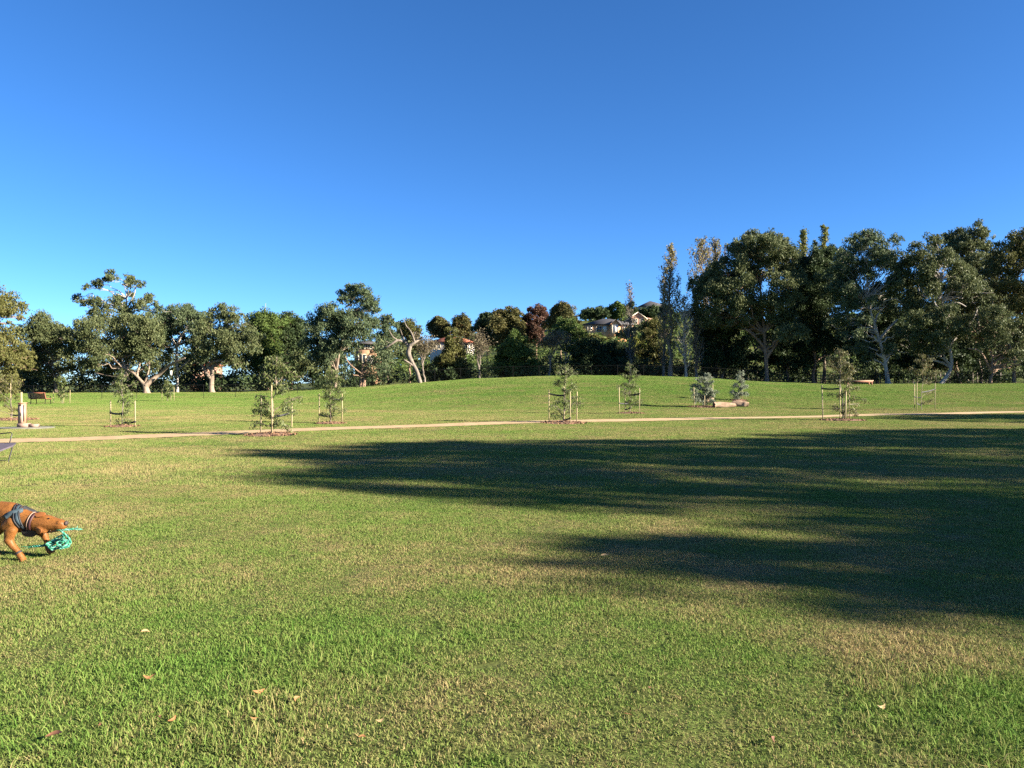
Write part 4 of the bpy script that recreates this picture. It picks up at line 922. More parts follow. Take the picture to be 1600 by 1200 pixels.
for i in range(npost):
    a = np.array([FX[i], FY[i], FZ[i]]); b = np.array([FX[i + 1], FY[i + 1], FZ[i + 1]])
    mb = MB(); mb.tube([a + [0, 0, FH], b + [0, 0, FH]], 0.013, 5); mb.build('top_rail', M['black_metal'], fence, fbase)
    # wires of the mesh, both diagonals
    L = np.linalg.norm((b - a)[:2]); e = (b - a) / L; pitch = 0.16
    up = np.array([0, 0, 1.0])
    segs = []
    for s in np.arange(-FH, L, pitch):
        for sg in (1, -1):
            t0, t1 = s, s + FH; z0, z1 = (0, FH) if sg > 0 else (FH, 0)
            c0, c1 = max(0, t0), min(L, t1)
            if c1 <= c0: continue
            za = z0 + (z1 - z0) * (c0 - t0) / FH; zb = z0 + (z1 - z0) * (c1 - t0) / FH
            segs.append((a + e * c0 + up * za, a + e * c1 + up * zb))
    w = 0.0019; nrm = np.array([-e[1], e[0], 0.0]); nrm /= np.linalg.norm(nrm)
    P0 = np.array([q[0] for q in segs]); P1 = np.array([q[1] for q in segs])
    dv = unit(P1 - P0); sd = np.cross(dv, nrm) * w
    tri = [sd, -sd * 0.5 + nrm * w, -sd * 0.5 - nrm * w]
    v = np.stack([P0 + t for t in tri] + [P1 + t for t in tri], 1).reshape(-1, 3)
    g = np.arange(len(segs))[:, None] * 6
    f = np.concatenate([g + np.array([[j, (j + 1) % 3, 3 + (j + 1) % 3, 3 + j]]) for j in range(3)], 1).reshape(-1, 4)
    mb = MB(); mb.add(v, f); mb.build('wire_mesh', M['black_metal'], fence, fbase)

# timber rail fence glimpsed in the shade of the right belt
M['old_rail'] = simple('grey_rail', (0.10, 0.085, 0.065), 0.9, 0.25, 6)
rb = np.array([(1180 - 800) / F * 106, 106, 0])
rf = empty('paling_fence', rb, 'grey timber fence deep in the shade under the right-hand gums', 'fence')
pp0 = None
for i in range(64):
    x = rb[0] - 6 + i * 0.62; y = 106 - 0.02 * i
    if pp0 is None:
        mb = MB(); mb.box((0, 0, 0.75), (0.14, 0.05, 1.7)); pp0 = mb.build('paling', M['old_rail'], rf); o = pp0
    else:
        o = pp0.copy(); COL.objects.link(o); o.parent = rf
    o.location = (x - rb[0], y - rb[1], Hf(x, y))
for h in (0.5, 1.25):
    mb = MB(); xs = rb[0] - 6 + np.arange(0, 65, 4) * 0.62; ys = 106 - 0.02 * np.arange(0, 65, 4) + 0.06
    mb.tube(np.stack([xs, ys, H(xs, ys) + h], -1), 0.045, 4); mb.build('rail', M['old_rail'], rf, rb)

# ------------------------------------------------------------------ houses on the rise
M['brick_orange'] = simple('orange_brick', (0.54, 0.28, 0.13), 0.9, 0.15, 3)
M['brick_tan'] = simple('tan_brick', (0.27, 0.15, 0.085), 0.9, 0.15, 3)
M['brick_pink'] = simple('pink_brick', (0.30, 0.17, 0.12), 0.9, 0.15, 3)
M['render'] = simple('pale_render', (0.44, 0.40, 0.35), 0.9, 0.08, 3)
M['cream'] = simple('cream_trim', (0.64, 0.55, 0.41), 0.7, 0.06, 3)
M['slate'] = simple('dark_roof_tile', (0.045, 0.042, 0.044), 0.75, 0.25, 5)
M['terracotta'] = simple('red_roof_tile', (0.26, 0.08, 0.042), 0.85, 0.22, 5)
M['glass'] = simple('window_glass', (0.03, 0.04, 0.05), 0.08, 0.2, 2)
M['blind'] = simple('white_blind', (0.58, 0.56, 0.52), 0.8, 0.04, 3)

def hip(mb, x0, x1, y0, y1, z0, h, ov=0.5, ridge=None):
    x0, x1, y0, y1 = x0 - ov, x1 + ov, y0 - ov, y1 + ov
    dy = (y1 - y0) / 2; r = min(dy, (x1 - x0) / 2 - 0.3) if ridge is None else ridge
    v = [[x0, y0, z0], [x1, y0, z0], [x1, y1, z0], [x0, y1, z0], [x0 + r, (y0 + y1) / 2, z0 + h], [x1 - r, (y0 + y1) / 2, z0 + h],
         [x0, y0, z0 - 0.18], [x1, y0, z0 - 0.18], [x1, y1, z0 - 0.18], [x0, y1, z0 - 0.18]]
    mb.add(v, [[0, 1, 5, 4], [2, 3, 4, 5], [0, 6, 7, 1], [1, 7, 8, 2], [2, 8, 9, 3], [3, 9, 6, 0], [6, 9, 8, 7]])
    mb.add(v, [[1, 2, 5], [3, 0, 4]])
def gable(mbw, mbr, x0, x1, y0, y1, z0, h, ov=0.45):
    xm = (x0 + x1) / 2
    mbw.add([[x0, y0, z0], [x1, y0, z0], [xm, y0, z0 + h], [x0, y1, z0], [x1, y1, z0], [xm, y1, z0 + h]], [[0, 1, 2], [4, 3, 5]])
    s = h / (xm - x0); t = 0.16
    for sg, xe in ((-1, x0 - ov), (1, x1 + ov)):
        ze = z0 - ov * s
        v = [[xe, y0 - ov, ze], [xm, y0 - ov, z0 + h], [xm, y1, z0 + h], [xe, y1, ze]]
        v2 = [[a, b, c + t] for a, b, c in v]
        mbr.add(v + v2, [[0, 1, 2, 3], [7, 6, 5, 4], [0, 4, 5, 1], [1, 5, 6, 2], [2, 6, 7, 3], [3, 7, 4, 0]])
def window(root, base, x, z, w, h, y, frame='cream', pane='glass'):
    mb = MB(); t = 0.09
    for dx, dz, sx, sz in ((-w / 2, 0, t, h + t), (w / 2, 0, t, h + t), (0, h / 2, w + t, t), (0, -h / 2, w + t, t), (0, 0, t * 0.6, h)):
        mb.box((x + dx, y - 0.04, z + dz), (sx, 0.1, sz))
    fo = mb.build('window', M[frame], root, base)
    mb = MB(); mb.box((x, y - 0.012, z), (w - 0.05, 0.03, h - 0.05)); p = mb.build('pane', M[pane], fo, base)

def house(label, pxl, pxr, eave, ridge, d, depth, wall, roof, wins, gables=(), frame='cream'):
    m = d / F; x0, x1 = (pxl - 800) * m, (pxr - 800) * m
    ze = CAM_H - (eave - 600) * m; zr = CAM_H - (ridge - 600) * m
    zb = min(Hf(x0, d), Hf(x1, d), Hf(x0, d + depth)) - 0.5
    base = np.array([(x0 + x1) / 2, d, zb])
    root = empty('house', base, label, 'house')
    wm_, rm_ = MB(), MB()
    wm_.box(((x0 + x1) / 2, d + depth / 2, (zb + ze) / 2), (x1 - x0, depth, ze - zb))
    hip(rm_, x0, x1, d, d + depth, ze + 0.2, zr - ze)
    wm_.build('wall', M[wall], root, base); rm_.build('roof', M[roof], root, base)
    for gl, gr, gap, ge, wmat, rmat in gables:
        a0, a1 = (gl - 800) * m, (gr - 800) * m; gz = CAM_H - (ge - 600) * m; gh = (ge - gap) * m
        gw, grr = MB(), MB()
        gw.box(((a0 + a1) / 2, d + 0.2, (zb + gz) / 2), (a1 - a0, 3.0, gz - zb)); gable(gw, grr, a0, a1, d - 1.3, d + depth / 2, gz, gh)
        gw.build('gable_wall', M[wmat], root, base); grr.build('gable_roof', M[rmat], root, base)
    for wx, wz, ww, wh, fwd, pane in wins:
        window(root, base, (wx - 800) * m, CAM_H - (wz - 600) * m, ww, wh, d - fwd, frame, pane)
    return root
house('orange brick house with a dark hip roof and small front gable on the hill', 914, 990, 507.5, 496.5, 200, 11, 'brick_orange', 'slate',
      [(922, 513, 1.2, 1.3, 0, 'glass'), (936, 514, 1.4, 1.5, 0, 'glass'), (945, 514, 0.9, 1.4, 0, 'blind'), (960, 514.5, 1.5, 2.2, 1.3, 'blind'), (975, 513.5, 1.1, 1.4, 0, 'blind'), (985, 514, 1.1, 1.4, 0, 'glass')],
      [(952.5, 968, 500.5, 507, 'brick_orange', 'slate')])
house('pinkish brick house with a cream trimmed front gable below the topmost roof', 984, 1016, 499, 493, 216, 10, 'brick_pink', 'brick_pink',
      [(991, 503, 1.3, 1.5, 1.3, 'glass'), (1002, 503, 1.3, 1.5, 1.3, 'glass')], [(983, 1008, 489, 498, 'brick_pink', 'cream')])
house('white walled house with a wide dark roof, topmost on the hill', 1000, 1042, 479.5, 468.5, 262, 12, 'render', 'slate',
      [(1004, 484, 1.4, 1.9, 0, 'glass'), (1011, 484, 2.2, 1.6, 0, 'blind'), (1022, 484, 1.6, 1.6, 0, 'glass')])
house('orange brick two storey house glimpsed between gums left of the dead tree', 554, 584, 538, 531, 132, 9, 'brick_tan', 'slate',
      [(563, 541.5, 1.2, 0.8, 0, 'glass'), (569, 541.5, 1.2, 0.8, 0, 'glass'), (577, 541.5, 1.2, 0.8, 0, 'glass'), (566, 560, 1.3, 1.4, 0, 'glass'), (578, 562, 1.6, 1.4, 0, 'blind')])
house('white house under a red tiled hip roof left of centre', 672, 738, 535, 524, 186, 11, 'render', 'terracotta',
      [(677, 541, 1.5, 1.4, 0, 'glass'), (684, 541, 1.2, 1.4, 0, 'glass'), (725, 541, 1.6, 1.4, 0, 'glass')])
house('red roofed house barely showing through the left-hand gums', 290, 316, 571, 564, 128, 9, 'brick_pink', 'terracotta', [(296, 577, 1.4, 1.3, 0, 'glass'), (310, 577, 1.4, 1.3, 0, 'glass')])

# ------------------------------------------------------------------ park furniture
M['slat'] = simple('red_brown_slat', (0.25, 0.085, 0.045), 0.6, 0.2, 6)
bx, by, bz = gpx(61, 632)
bench = empty('park_bench', (bx, by, bz), 'red-brown slatted bench with black legs by the fence', 'bench')
bench.rotation_euler = (0, 0, R(-14))
L = 1.62
mb0 = None
def part_box(name, c, size, mat, parent, rot=None):
    mb = MB(); mb.box(c, size, rot); return mb.build(name, mat, parent)
for i in range(5):
    part_box('backrest_slat', (-0.15, -0.02 - i * 0.022, 0.50 + i * 0.092), (L, 0.032, 0.08), M['slat'], bench, (R(-14), 0, 0))
for i in range(5):
    part_box('seat_slat', (-0.15, 0.06 + i * 0.10, 0.44 - i * 0.004), (L, 0.085, 0.035), M['slat'], bench)
for sx in (-0.72, 0.60):
    mb = MB()
    mb.tube([[sx, -0.06, 0.0], [sx, -0.02, 0.40], [sx, -0.04, 0.5], [sx, -0.14, 0.9]], 0.028, 6)
    mb.tube([[sx, 0.50, 0.0], [sx, 0.46, 0.3], [sx, 0.44, 0.41]], 0.028, 6)
    mb.tube([[sx, -0.02, 0.405], [sx, 0.46, 0.405]], 0.026, 6)
    mb.tube([[sx, -0.06, 0.66], [sx, 0.2, 0.67], [sx, 0.44, 0.64], [sx, 0.46, 0.42]], 0.022, 6)
    mb.build('leg_frame', M['black_metal'], bench)

# flat timber platform seat on the crest at the right
M['platform'] = simple('pale_deck', (0.38, 0.27, 0.17), 0.7, 0.12, 5)
M['rust_leg'] = simple('rust_steel', (0.22, 0.09, 0.05), 0.8, 0.25, 10)
pd_ = 80.0; pxm = pd_ / F
px0 = (1341 - 800) * pxm; pz = Hf(px0, pd_)
plat = empty('platform_seat', (px0, pd_, pz), 'long flat pale timber seat on rust coloured legs under the white-limbed gum', 'bench')
ptop = max(0.5, CAM_H - (594.5 - 600) * pxm - pz)
for i in range(6):
    part_box('deck_board', (0, -0.42 + i * 0.165, ptop - 0.03), (2.75, 0.15, 0.05), M['platform'], plat)
mb = MB(); mb.box((0, -0.44, ptop - 0.13), (2.66, 0.05, 0.14)); mb.box((0, 0.36, ptop - 0.13), (2.66, 0.05, 0.14)); mb.build('frame', M['rust_leg'], plat)
for sx in (-1.25, 1.25):
    for sy in (-0.36, 0.29):
        part_box('leg', (sx, sy, (ptop - 0.2) / 2), (0.09, 0.09, ptop - 0.2), M['rust_leg'], plat)

# drinking fountain post on its slab
M['fountain'] = simple('salmon_panel', (0.36, 0.185, 0.11), 0.6, 0.08, 5)
M['fountain_face'] = simple('pale_pink_panel', (0.33, 0.235, 0.185), 0.5, 0.06, 5)
M['brick_block'] = simple('pinkish_block', (0.24, 0.155, 0.12), 0.9, 0.2, 9, 0.2)
fx, fy, fz = gpx(35, 669)
slab_v = []
k = 26
ang = np.linspace(0, 2 * math.pi, k, endpoint=False)
mb = MB()
v = [[fx + 0.1 + math.cos(a) * 1.0, fy - 0.05 + math.sin(a) * 0.85, 0] for a in ang]
v = [[x, y, Hf(x, y) - 0.1] for x, y, z in v] + [[x, y, Hf(x, y) + 0.035] for x, y, z in v]
mb.add(v, [[j, (j + 1) % k, k + (j + 1) % k, k + j] for j in range(k)]); mb.add(v, [[k + j for j in range(k)]])
tag(mb.build('concrete_pad', simple('stained_concrete', (0.135, 0.13, 0.10), 0.95, 0.25, 5, 0.2)), 'round concrete pad beneath the drinking fountain at the left', 'pad')
PADC = (fx + 0.1, fy - 0.05)
fo = empty('drinking_fountain', (fx, fy, fz + 0.035), 'salmon drinking fountain post with a small black symbol on the left lawn', 'fountain')
fo.rotation_euler = (0, 0, R(14))
mb = MB(); mb.box((0, 0, 0.49), (0.23, 0.2, 0.72), None, 0.96); mb.build('body', M['fountain'], fo)
part_box('face_panel', (-0.01, -0.104, 0.49), (0.13, 0.018, 0.66), M['fountain_face'], fo)
part_box('shade_strip', (0.085, -0.1005, 0.51), (0.03, 0.016, 0.6), simple('recess_shadow', (0.06, 0.05, 0.05), 0.5, 0.1, 5), fo)  # raised strip, its dark colour stands in for the shade of a recess
part_box('cap', (0, 0, 0.872), (0.26, 0.23, 0.035), M['fountain'], fo)
mb = MB(); mb.tube([[-0.035, -0.112, 0.80], [-0.035, -0.128, 0.80]], 0.036, 12); mb.build('push_button', M['black_metal'], fo)
mb = MB()   # the small black figure on the panel
for c, s in (((-0.02, -0.116, 0.50), (0.05, 0.006, 0.013)), ((-0.03, -0.116, 0.475), (0.018, 0.006, 0.05)), ((-0.022, -0.116, 0.46), (0.05, 0.006, 0.012)), ((-0.012, -0.116, 0.435), (0.014, 0.006, 0.045)), ((-0.03, -0.116, 0.415), (0.035, 0.006, 0.012)), ((-0.03, -0.116, 0.525), (0.022, 0.006, 0.022))):
    mb.box(c, s)
mb.build('symbol', M['black_metal'], fo)
part_box('plinth', (0.06, -0.02, 0.07), (0.36, 0.34, 0.14), M['brick_block'], fo)
part_box('side_block', (0.40, -0.02, 0.055), (0.26, 0.28, 0.11), M['brick_block'], fo)
part_box('drain_edge', (0.252, -0.02, 0.055), (0.03, 0.28, 0.11), M['black_metal'], fo)
# timber bollard right behind it
qx = (33.5 - 800) / F * 31; qz = Hf(qx, 31)
bo = MB(); bo.box((qx, 31, qz + 0.62), (0.075, 0.075, 1.36), (0, 0, 0.4), 0.9)
bo = bo.build('timber_bollard', M['stake'], None, (qx, 31, qz)); bo.location = (qx, 31, qz)
tag(bo, 'slim pale timber post standing just behind the drinking fountain', 'post')

# low folding seat with thin dark frame, cut by the left edge
M['seat_cloth'] = simple('mauve_canvas', (0.070, 0.056, 0.074), 0.8, 0.12, 12)
M['frame_steel'] = simple('dark_steel', (0.03, 0.03, 0.032), 0.4, 0.2, 10, 0.0, 0.6)
sd_ = 15.6; sm_ = sd_ / F
sx0 = (2 - 800) * sm_; sz = Hf(sx0, sd_)
st = empty('camp_seat', (sx0, sd_, sz), 'low mauve canvas seat with thin dark frame at the left edge', 'seat')
def sp3(px, py, dy=0.0):
    p = P(px, py, sd_ + dy); return [p[0] - sx0, dy, p[2] - sz]
mb = MB()
top = [sp3(25, 691.5, 0.25), sp3(-75, 694, 0.35), sp3(-62, 707, -0.38), sp3(1, 703, -0.38), sp3(20, 695.5, 0.0)]
v = top + [[a, b, c - 0.03] for a, b, c in top]
mb.add(v, [[4, 3, 2, 1, 0], [5, 6, 7, 8, 9]]); mb.add(v, [[j, (j + 1) % 5, 5 + (j + 1) % 5, 5 + j] for j in range(5)])
mb.build('seat', M['seat_cloth'], st)
mb = MB(); mb.tube([sp3(-70, 684, .3), sp3(-4, 678, .25), sp3(17, 676, .22), sp3(19, 677.5, .22), sp3(15, 692, .2)], 0.011, 6); mb.build('arm_rail', M['frame_steel'], st)
for a in (((20, 696, 0.1), (12.5, 719, 0.0)), ((1, 703, -.36), (-12, 725, -.42)), ((-60, 704, -.36), (-52, 726, -.42)), ((-70, 695, .33), (-74, 716, .38))):
    p0 = sp3(*a[0]); p1 = sp3(*a[1]); p1[2] = 0.0
    mb = MB(); mb.tube([p0, p1], 0.013, 6); mb.build('leg', M['frame_steel'], st)
mb = MB(); mb.tube([sp3(-30, 717, -.42), sp3(2, 719.5, -.2), sp3(11, 719, 0.0)], 0.010, 6); mb.build('foot_rail', M['frame_steel'], st)

# white nesting box, mast
nb = P(267, 583, 89.3)
b_ = MB(); b_.box((0, 0, 0), (0.22, 0.2, 0.5)); b_.box((0, -0.02, 0.27), (0.28, 0.28, 0.04)); b_ = b_.build('nest_box', M['blind']); b_.location = nb
tag(b_, 'small white nesting box fixed to the forked gum by the fence', 'nest box')
mx = (415 - 800) / F * 150; mb = MB(); mb.tube([[0, 0, 0], [0, 0, CAM_H - (474 - 600) / F * 150 - Hf(mx, 150)]], [0.09, 0.05], 6)
mo = mb.build('mast', M['concrete']); mo.location = (mx, 150, Hf(mx, 150)); tag(mo, 'thin pale mast poking above the rounded wattles', 'mast')

# ------------------------------------------------------------------ sandstone logs by the silvery trees
M['log'] = simple('pale_log', (0.31, 0.215, 0.14), 0.9, 0.22, 5, 0.6, col2=(0.19, 0.12, 0.075))
M['log_end'] = simple('dark_end', (0.07, 0.04, 0.028), 0.95, 0.3, 10)  # cut face coloured darker than the rest of the log
def lump(name, label, cat, c, half, seed, mat, rotz=0.0, n=16, flat=0.1, end=None):
    """a rounded rough block along x; end = material of a cut face"""
    rng = np.random.default_rng(seed)
    root = empty(name, c, label, cat); root.rotation_euler = (0, 0, rotz)
    mb = MB(); rings = 11; ph = rng.random(6) * 6.28
    t = np.linspace(-1, 1, rings)
    V = []
    for i, q in enumerate(t):
        prof = (1 - abs(q) ** 5) ** 0.5 if 0 < i < rings - 1 else 0.72
        if end and i == 0: prof = 0.95
        for j in range(n):
            a = j / n * 2 * math.pi
            w = 1 + 0.11 * math.sin(2 * a + ph[0] + q * 2) + 0.07 * math.sin(3 * a + ph[1] - q * 3) + 0.05 * math.sin(q * 7 + ph[2] + a) + rng.normal(0, 0.025)
            V.append([q * half[0] + 0.03 * rng.normal(), math.cos(a) * half[1] * prof * w, max(-half[2] * 0.96, math.sin(a) * half[2] * prof * w)])
    V = np.array(V) + [0, 0, half[2] * 0.9]
    f = [[i * n + j, (i + 1) * n + j, (i + 1) * n + (j + 1) % n, i * n + (j + 1) % n] for i in range(rings - 1) for j in range(n)]
    mb.add(V, f)
    mb.add(V[-n:], [[j for j in range(n)]])
    if not end: mb.add(V[:n], [[n - 1 - j for j in range(n)]])
    mb.build('log' if cat == 'log' else 'stone', M[mat], root, smooth=True)
    if end:
        e = MB(); e.add(V[:n] - [0.012, 0, 0], [[n - 1 - j for j in range(n)]]); e.add(np.concatenate([V[:n], V[:n] - [0.012, 0, 0]]), [[j, (j + 1) % n, n + (j + 1) % n, n + j] for j in range(n)])
        e.build('cut_end', M[end], root)
x, y, z = gpx(1132, 637)
lump('log', 'pale log with a dark cut end lying left of the two logs', 'log', (x, y, z - 0.03), (0.70, 0.21, 0.20), 3, 'log', R(8), end='log_end')
x2 = x + 0.95; y2 = y + 0.9
lump('log', 'pale log with shaded hollow front, right of the two logs', 'log', ((1156 - 800) / F * (y + 1.0), y + 1.0, Hf(x, y + 1.0) - 0.03), (0.54, 0.22, 0.21), 4, 'log', R(-16))
x, y, z = gpx(1107, 629)
lump('boulder', 'pale rock half hidden beneath the larger silvery bush', 'rock', (x, y, z - 0.05), (0.34, 0.26, 0.25), 5, 'log', R(20))

# ------------------------------------------------------------------ the dog
DZ = 7.02
def dz(zx, zy, dy=0.0):
    """dog-study coordinates (7.5 per photograph pixel, origin 0,750) to the world"""
    p = P(zx / 7.5, 750 + zy / 7.5, DZ); return Vector((p[0], DZ + dy, p[2]))
ZU = DZ / F / 7.5
DOGB = dz(-80, 900); DOGB.z = Hf(DOGB.x, DZ)
M['coat'] = simple('rusty_coat', (0.235, 0.096, 0.026), 0.85, 0.18, 11, 0.5, col2=(0.135, 0.046, 0.010))
M['coat'].node_tree.nodes['Principled BSDF'].inputs['Specular IOR Level'].default_value = 0.12
dog = empty('dog', DOGB, 'rust brown dog in a harness, head down tugging a green rope toy', 'dog')
bmd = bmesh.new()
def ball(c, r, sy=1.0, sx=1.0, sz=1.0, rot=None):
    mt = Matrix.Translation(c) @ (rot.to_matrix().to_4x4() if rot else Matrix()) @ Matrix.Diagonal((r * sx, r * sy, r * sz, 1))
    bmesh.ops.create_icosphere(bmd, subdivisions=2, radius=1.0, matrix=mt)
def chain(pts, sy=1.0):
    """capsule chain through (zx, zy, dy, r in study units)"""
    for a, b in zip(pts[:-1], pts[1:]):
        pa, pb = dz(*a[:3]), dz(*b[:3]); n = max(3, int((pb - pa).length / (min(a[3], b[3]) * ZU * 0.45)))
        for i in range(n + 1):
            t = i / n; ball(pa.lerp(pb, t), (a[3] + (b[3] - a[3]) * t) * ZU, sy)
# trunk: haunch, waist, deep chest
chain([(-470, 372, .0, 112), (-380, 362, .0, 124), (-260, 360, .0, 112), (-120, 375, .0, 122), (20, 392, .0, 146), (130, 412, -.01, 160), (215, 440, -.02, 150)], 0.78)
chain([(60, 430, .0, 132), (170, 470, -.01, 130), (240, 500, -.01, 116)], 0.80)
chain([(215, 430, -.02, 138), (310, 452, -.03, 116), (400, 474, -.04, 104), (470, 488, -.05, 98)], 0.9)          # neck
chain([(480, 488, -.05, 100), (550, 490, -.05, 102), (610, 490, -.055, 92)], 0.95)                                    # skull
chain([(605, 497, -.055, 95), (660, 501, -.06, 84), (715, 505, -.065, 74), (758, 508, -.07, 68), (778, 511, -.07, 61)], 0.92)             # muzzle
chain([(550, 545, -.05, 66), (640, 556, -.06, 50), (720, 552, -.065, 40), (775, 548, -.07, 34)], 0.95)              # lower jaw
chain([(580, 428, -.075, 34), (622, 436, -.08, 28)], 1.0)
chain([(545, 555, -.095, 50), (590, 572, -.095, 36)], 0.9)
chain([(765, 478, -.10, 24), (785, 480, -.10, 20)], 1.0)
chain([(270, 520, .0, 84), (350, 575, .01, 66), (430, 590, .03, 54)], 0.8)
chain([(150, 520, -.10, 60), (225, 470, -.115, 58), (275, 440, -.10, 46)], 0.7)
chain([(185, 600, -.105, 46), (230, 560, -.115, 44)], 0.7)                                                          # brow
# near foreleg
chain([(225, 500, -.085, 84), (200, 590, -.095, 70), (185, 676, -.10, 52)], 0.8)
chain([(185, 676, -.10, 50), (225, 740, -.10, 40), (285, 800, -.10, 32)], 1.0)
chain([(285, 800, -.10, 33), (315, 850, -.10, 37), (338, 894, -.10, 42)], 1.0)
for k in (-1.5, -0.5, .5, 1.5):
    chain([(340, 880, -.10 + k * .012, 20), (362, 908, -.105 + k * .017, 17)])
# far foreleg
chain([(300, 520, .06, 76), (390, 600, .075, 58), (452, 655, .08, 46)], 0.8)
chain([(452, 655, .08, 44), (478, 725, .085, 33), (488, 790, .085, 28)])
chain([(488, 790, .085, 29), (500, 830, .085, 31), (520, 862, .085, 32)])
for k in (-1.5, -0.5, .5, 1.5):
    chain([(520, 850, .085 + k * .012, 18), (548, 868, .085 + k * .017, 16)])
# hind legs: thigh, shank, hock, foot
chain([(-400, 400, -.07, 116), (-330, 520, -.085, 92), (-255, 610, -.09, 64)], 0.66)
chain([(-255, 610, -.09, 56), (-340, 690, -.09, 40), (-420, 735, -.09, 30)]); chain([(-420, 735, -.09, 28), (-392, 830, -.09, 26), (-370, 893, -.09, 30)]); chain([(-370, 893, -.09, 30), (-320, 900, -.09, 26)])
chain([(-330, 400, .07, 116), (-180, 490, .085, 100), (-40, 560, .09, 70)], 0.66)
chain([(-40, 560, .09, 58), (-130, 665, .09, 42), (-215, 720, .09, 31)]); chain([(-215, 720, .09, 29), (-180, 800, .09, 26), (-150, 866, .09, 30)]); chain([(-150, 866, .09, 30), (-100, 874, .09, 26)])
# tail
chain([(-570, 350, .0, 44), (-680, 300, .0, 32), (-790, 230, .01, 22), (-860, 150, .02, 14)])
# feet on the ground
me = bpy.data.meshes.new('body'); bmd.to_mesh(me); bmd.free()
me.materials.append(M['coat'])
body = bpy.data.objects.new('body', me); COL.objects.link(body)
mod = body.modifiers.new('remesh', 'REMESH'); mod.mode = 'VOXEL'; mod.voxel_size = 0.008
mod = body.modifiers.new('smooth', 'SMOOTH'); mod.factor = 0.5; mod.iterations = 3
dg = bpy.context.evaluated_depsgraph_get()
me2 = bpy.data.meshes.new_from_object(body.evaluated_get(dg))
body.modifiers.clear(); body.data = me2; me2.name = 'body'
me2.polygons.foreach_set('use_smooth', np.ones(len(me2.polygons), bool))
bvh = BVHTree.FromPolygons([v.co.copy() for v in me2.vertices], [tuple(p.vertices) for p in me2.polygons])
me2.transform(Matrix.Translation(-DOGB))
body.parent = dog
# short coat: hairs lying back along the body
M['fur'] = leaf_mat('rusty_hair', (0.072, 0.023, 0.006), (0.225, 0.092, 0.024), trans=0.05, rough=0.5, spec=0.2)
frng = np.random.default_rng(99)
tri_c = np.array([list(p.center) for p in me2.polygons]); tri_n = np.array([list(p.normal) for p in me2.polygons]); tri_a = np.array([p.area for p in me2.polygons])
def coat_tone(p):
    # golden on head and legs, browner over the back and flank
    xs = DOGB.x + (p[:, 0] - DOGB.x)
    head = np.clip((xs - dz(120, 0).x) / (dz(430, 0).x - dz(120, 0).x), 0, 1); leg = np.clip((0.30 - p[:, 2]) / 0.14, 0, 1)
    return 0.14 + 0.58 * np.maximum(head, leg) + 0.07 * np.sin(p[:, 0] * 31 + 2 * np.sin(p[:, 2] * 23))
me2.materials.clear(); me2.materials.append(M['fur'])
ta = me2.attributes.new('tint', 'FLOAT', 'FACE'); ta.data.foreach_set('value', np.clip(coat_tone(tri_c), 0, 1))
fi_ = frng.choice(len(tri_c), 26000, p=tri_a / tri_a.sum())
fp_ = tri_c[fi_] + frng.normal(0, 0.0035, (len(fi_), 3)); fn_ = tri_n[fi_]
fd_ = np.array([-1.0, 0, -0.45]) + frng.normal(0, 0.35, (len(fi_), 3)); fd_ -= fn_ * (fd_ * fn_).sum(1)[:, None]; fd_ = unit(unit(fd_) + fn_ * 0.16)
fs_ = unit(np.cross(fd_, fn_)) * 0.0014; fl_ = frng.uniform(0.005, 0.010, (len(fi_), 1))
mb = MB(); mb.add(np.stack([fp_ - fs_, fp_ + fs_, fp_ + fd_ * fl_], 1).reshape(-1, 3), np.arange(len(fi_) * 3).reshape(-1, 3), np.clip(coat_tone(fp_) + frng.normal(0, 0.10, len(fi_)), 0, 1))
tag(mb.build('fur', M['fur'], dog), kind='stuff')
def band(name, mat, c0, c1, w, n=40, off=0.006, tilt=0.0, th=0.006, arc=(0, 360)):
    """strap lying on the coat round the axis c0 -> c1 (world), width w"""
    ax = (c1 - c0).normalized(); c = (c0 + c1) / 2
    u = ax.cross(Vector((0, 1, 0))).normalized(); v = ax.cross(u)
    rings = []
    closed = arc == (0, 360)
    for i in range(n if closed else n + 1):
        a = R(arc[0] + (arc[1] - arc[0]) * i / n); dr = u * math.cos(a) + v * math.sin(a)
        row = []
        for s in (-0.5, 0.5):
            o = c + ax * (s * w); hit = bvh.ray_cast(o, dr, 0.6)
            p = hit[0] if hit[0] else o + dr * 0.08
            row += [p + dr * (off - th), p + dr * (off + th)]
        rings.append(row)
    # smooth the radii a little
    R_ = np.array([[list(p) for p in r] for r in rings])
    for _ in range(3):
        if closed: R_ = (np.roll(R_, 1, 0) + 2 * R_ + np.roll(R_, -1, 0)) / 4
    m = len(R_)
    f = []
    for i in range(m if closed else m - 1):
        j = (i + 1) % m
        a, b = i * 4, j * 4
        f += [[a + 1, a + 3, b + 3, b + 1], [a, b, b + 2, a + 2], [a, a + 1, b + 1, b], [a + 2, b + 2, b + 3, a + 3]]
    mb = MB(); mb.add(R_.reshape(-1, 3), f)
    return mb.build(name, mat, dog, DOGB, smooth=False)
M['harness'] = simple('blue_grey_webbing', (0.030, 0.052, 0.066), 0.75, 0.2, 14)
M['harness_dark'] = simple('black_webbing_strap', (0.014, 0.015, 0.018), 0.7, 0.2, 14)
M['collar'] = simple('maroon_collar', (0.045, 0.012, 0.012), 0.6, 0.15, 14)
M['pale_band'] = simple('pale_collar_band', (0.26, 0.165, 0.115), 0.6, 0.1, 14)
M['nose'] = simple('dark_nose', (0.028, 0.016, 0.013), 0.7, 0.2, 10)
M['eye'] = simple('dark_eye', (0.012, 0.008, 0.006), 0.08, 0.2, 10)
M['ear'] = simple('ear_coat', (0.19, 0.066, 0.015), 0.6, 0.2, 9)
band('collar', M['collar'], dz(425, 478, -.045), dz(452, 484, -.045), 0.026)
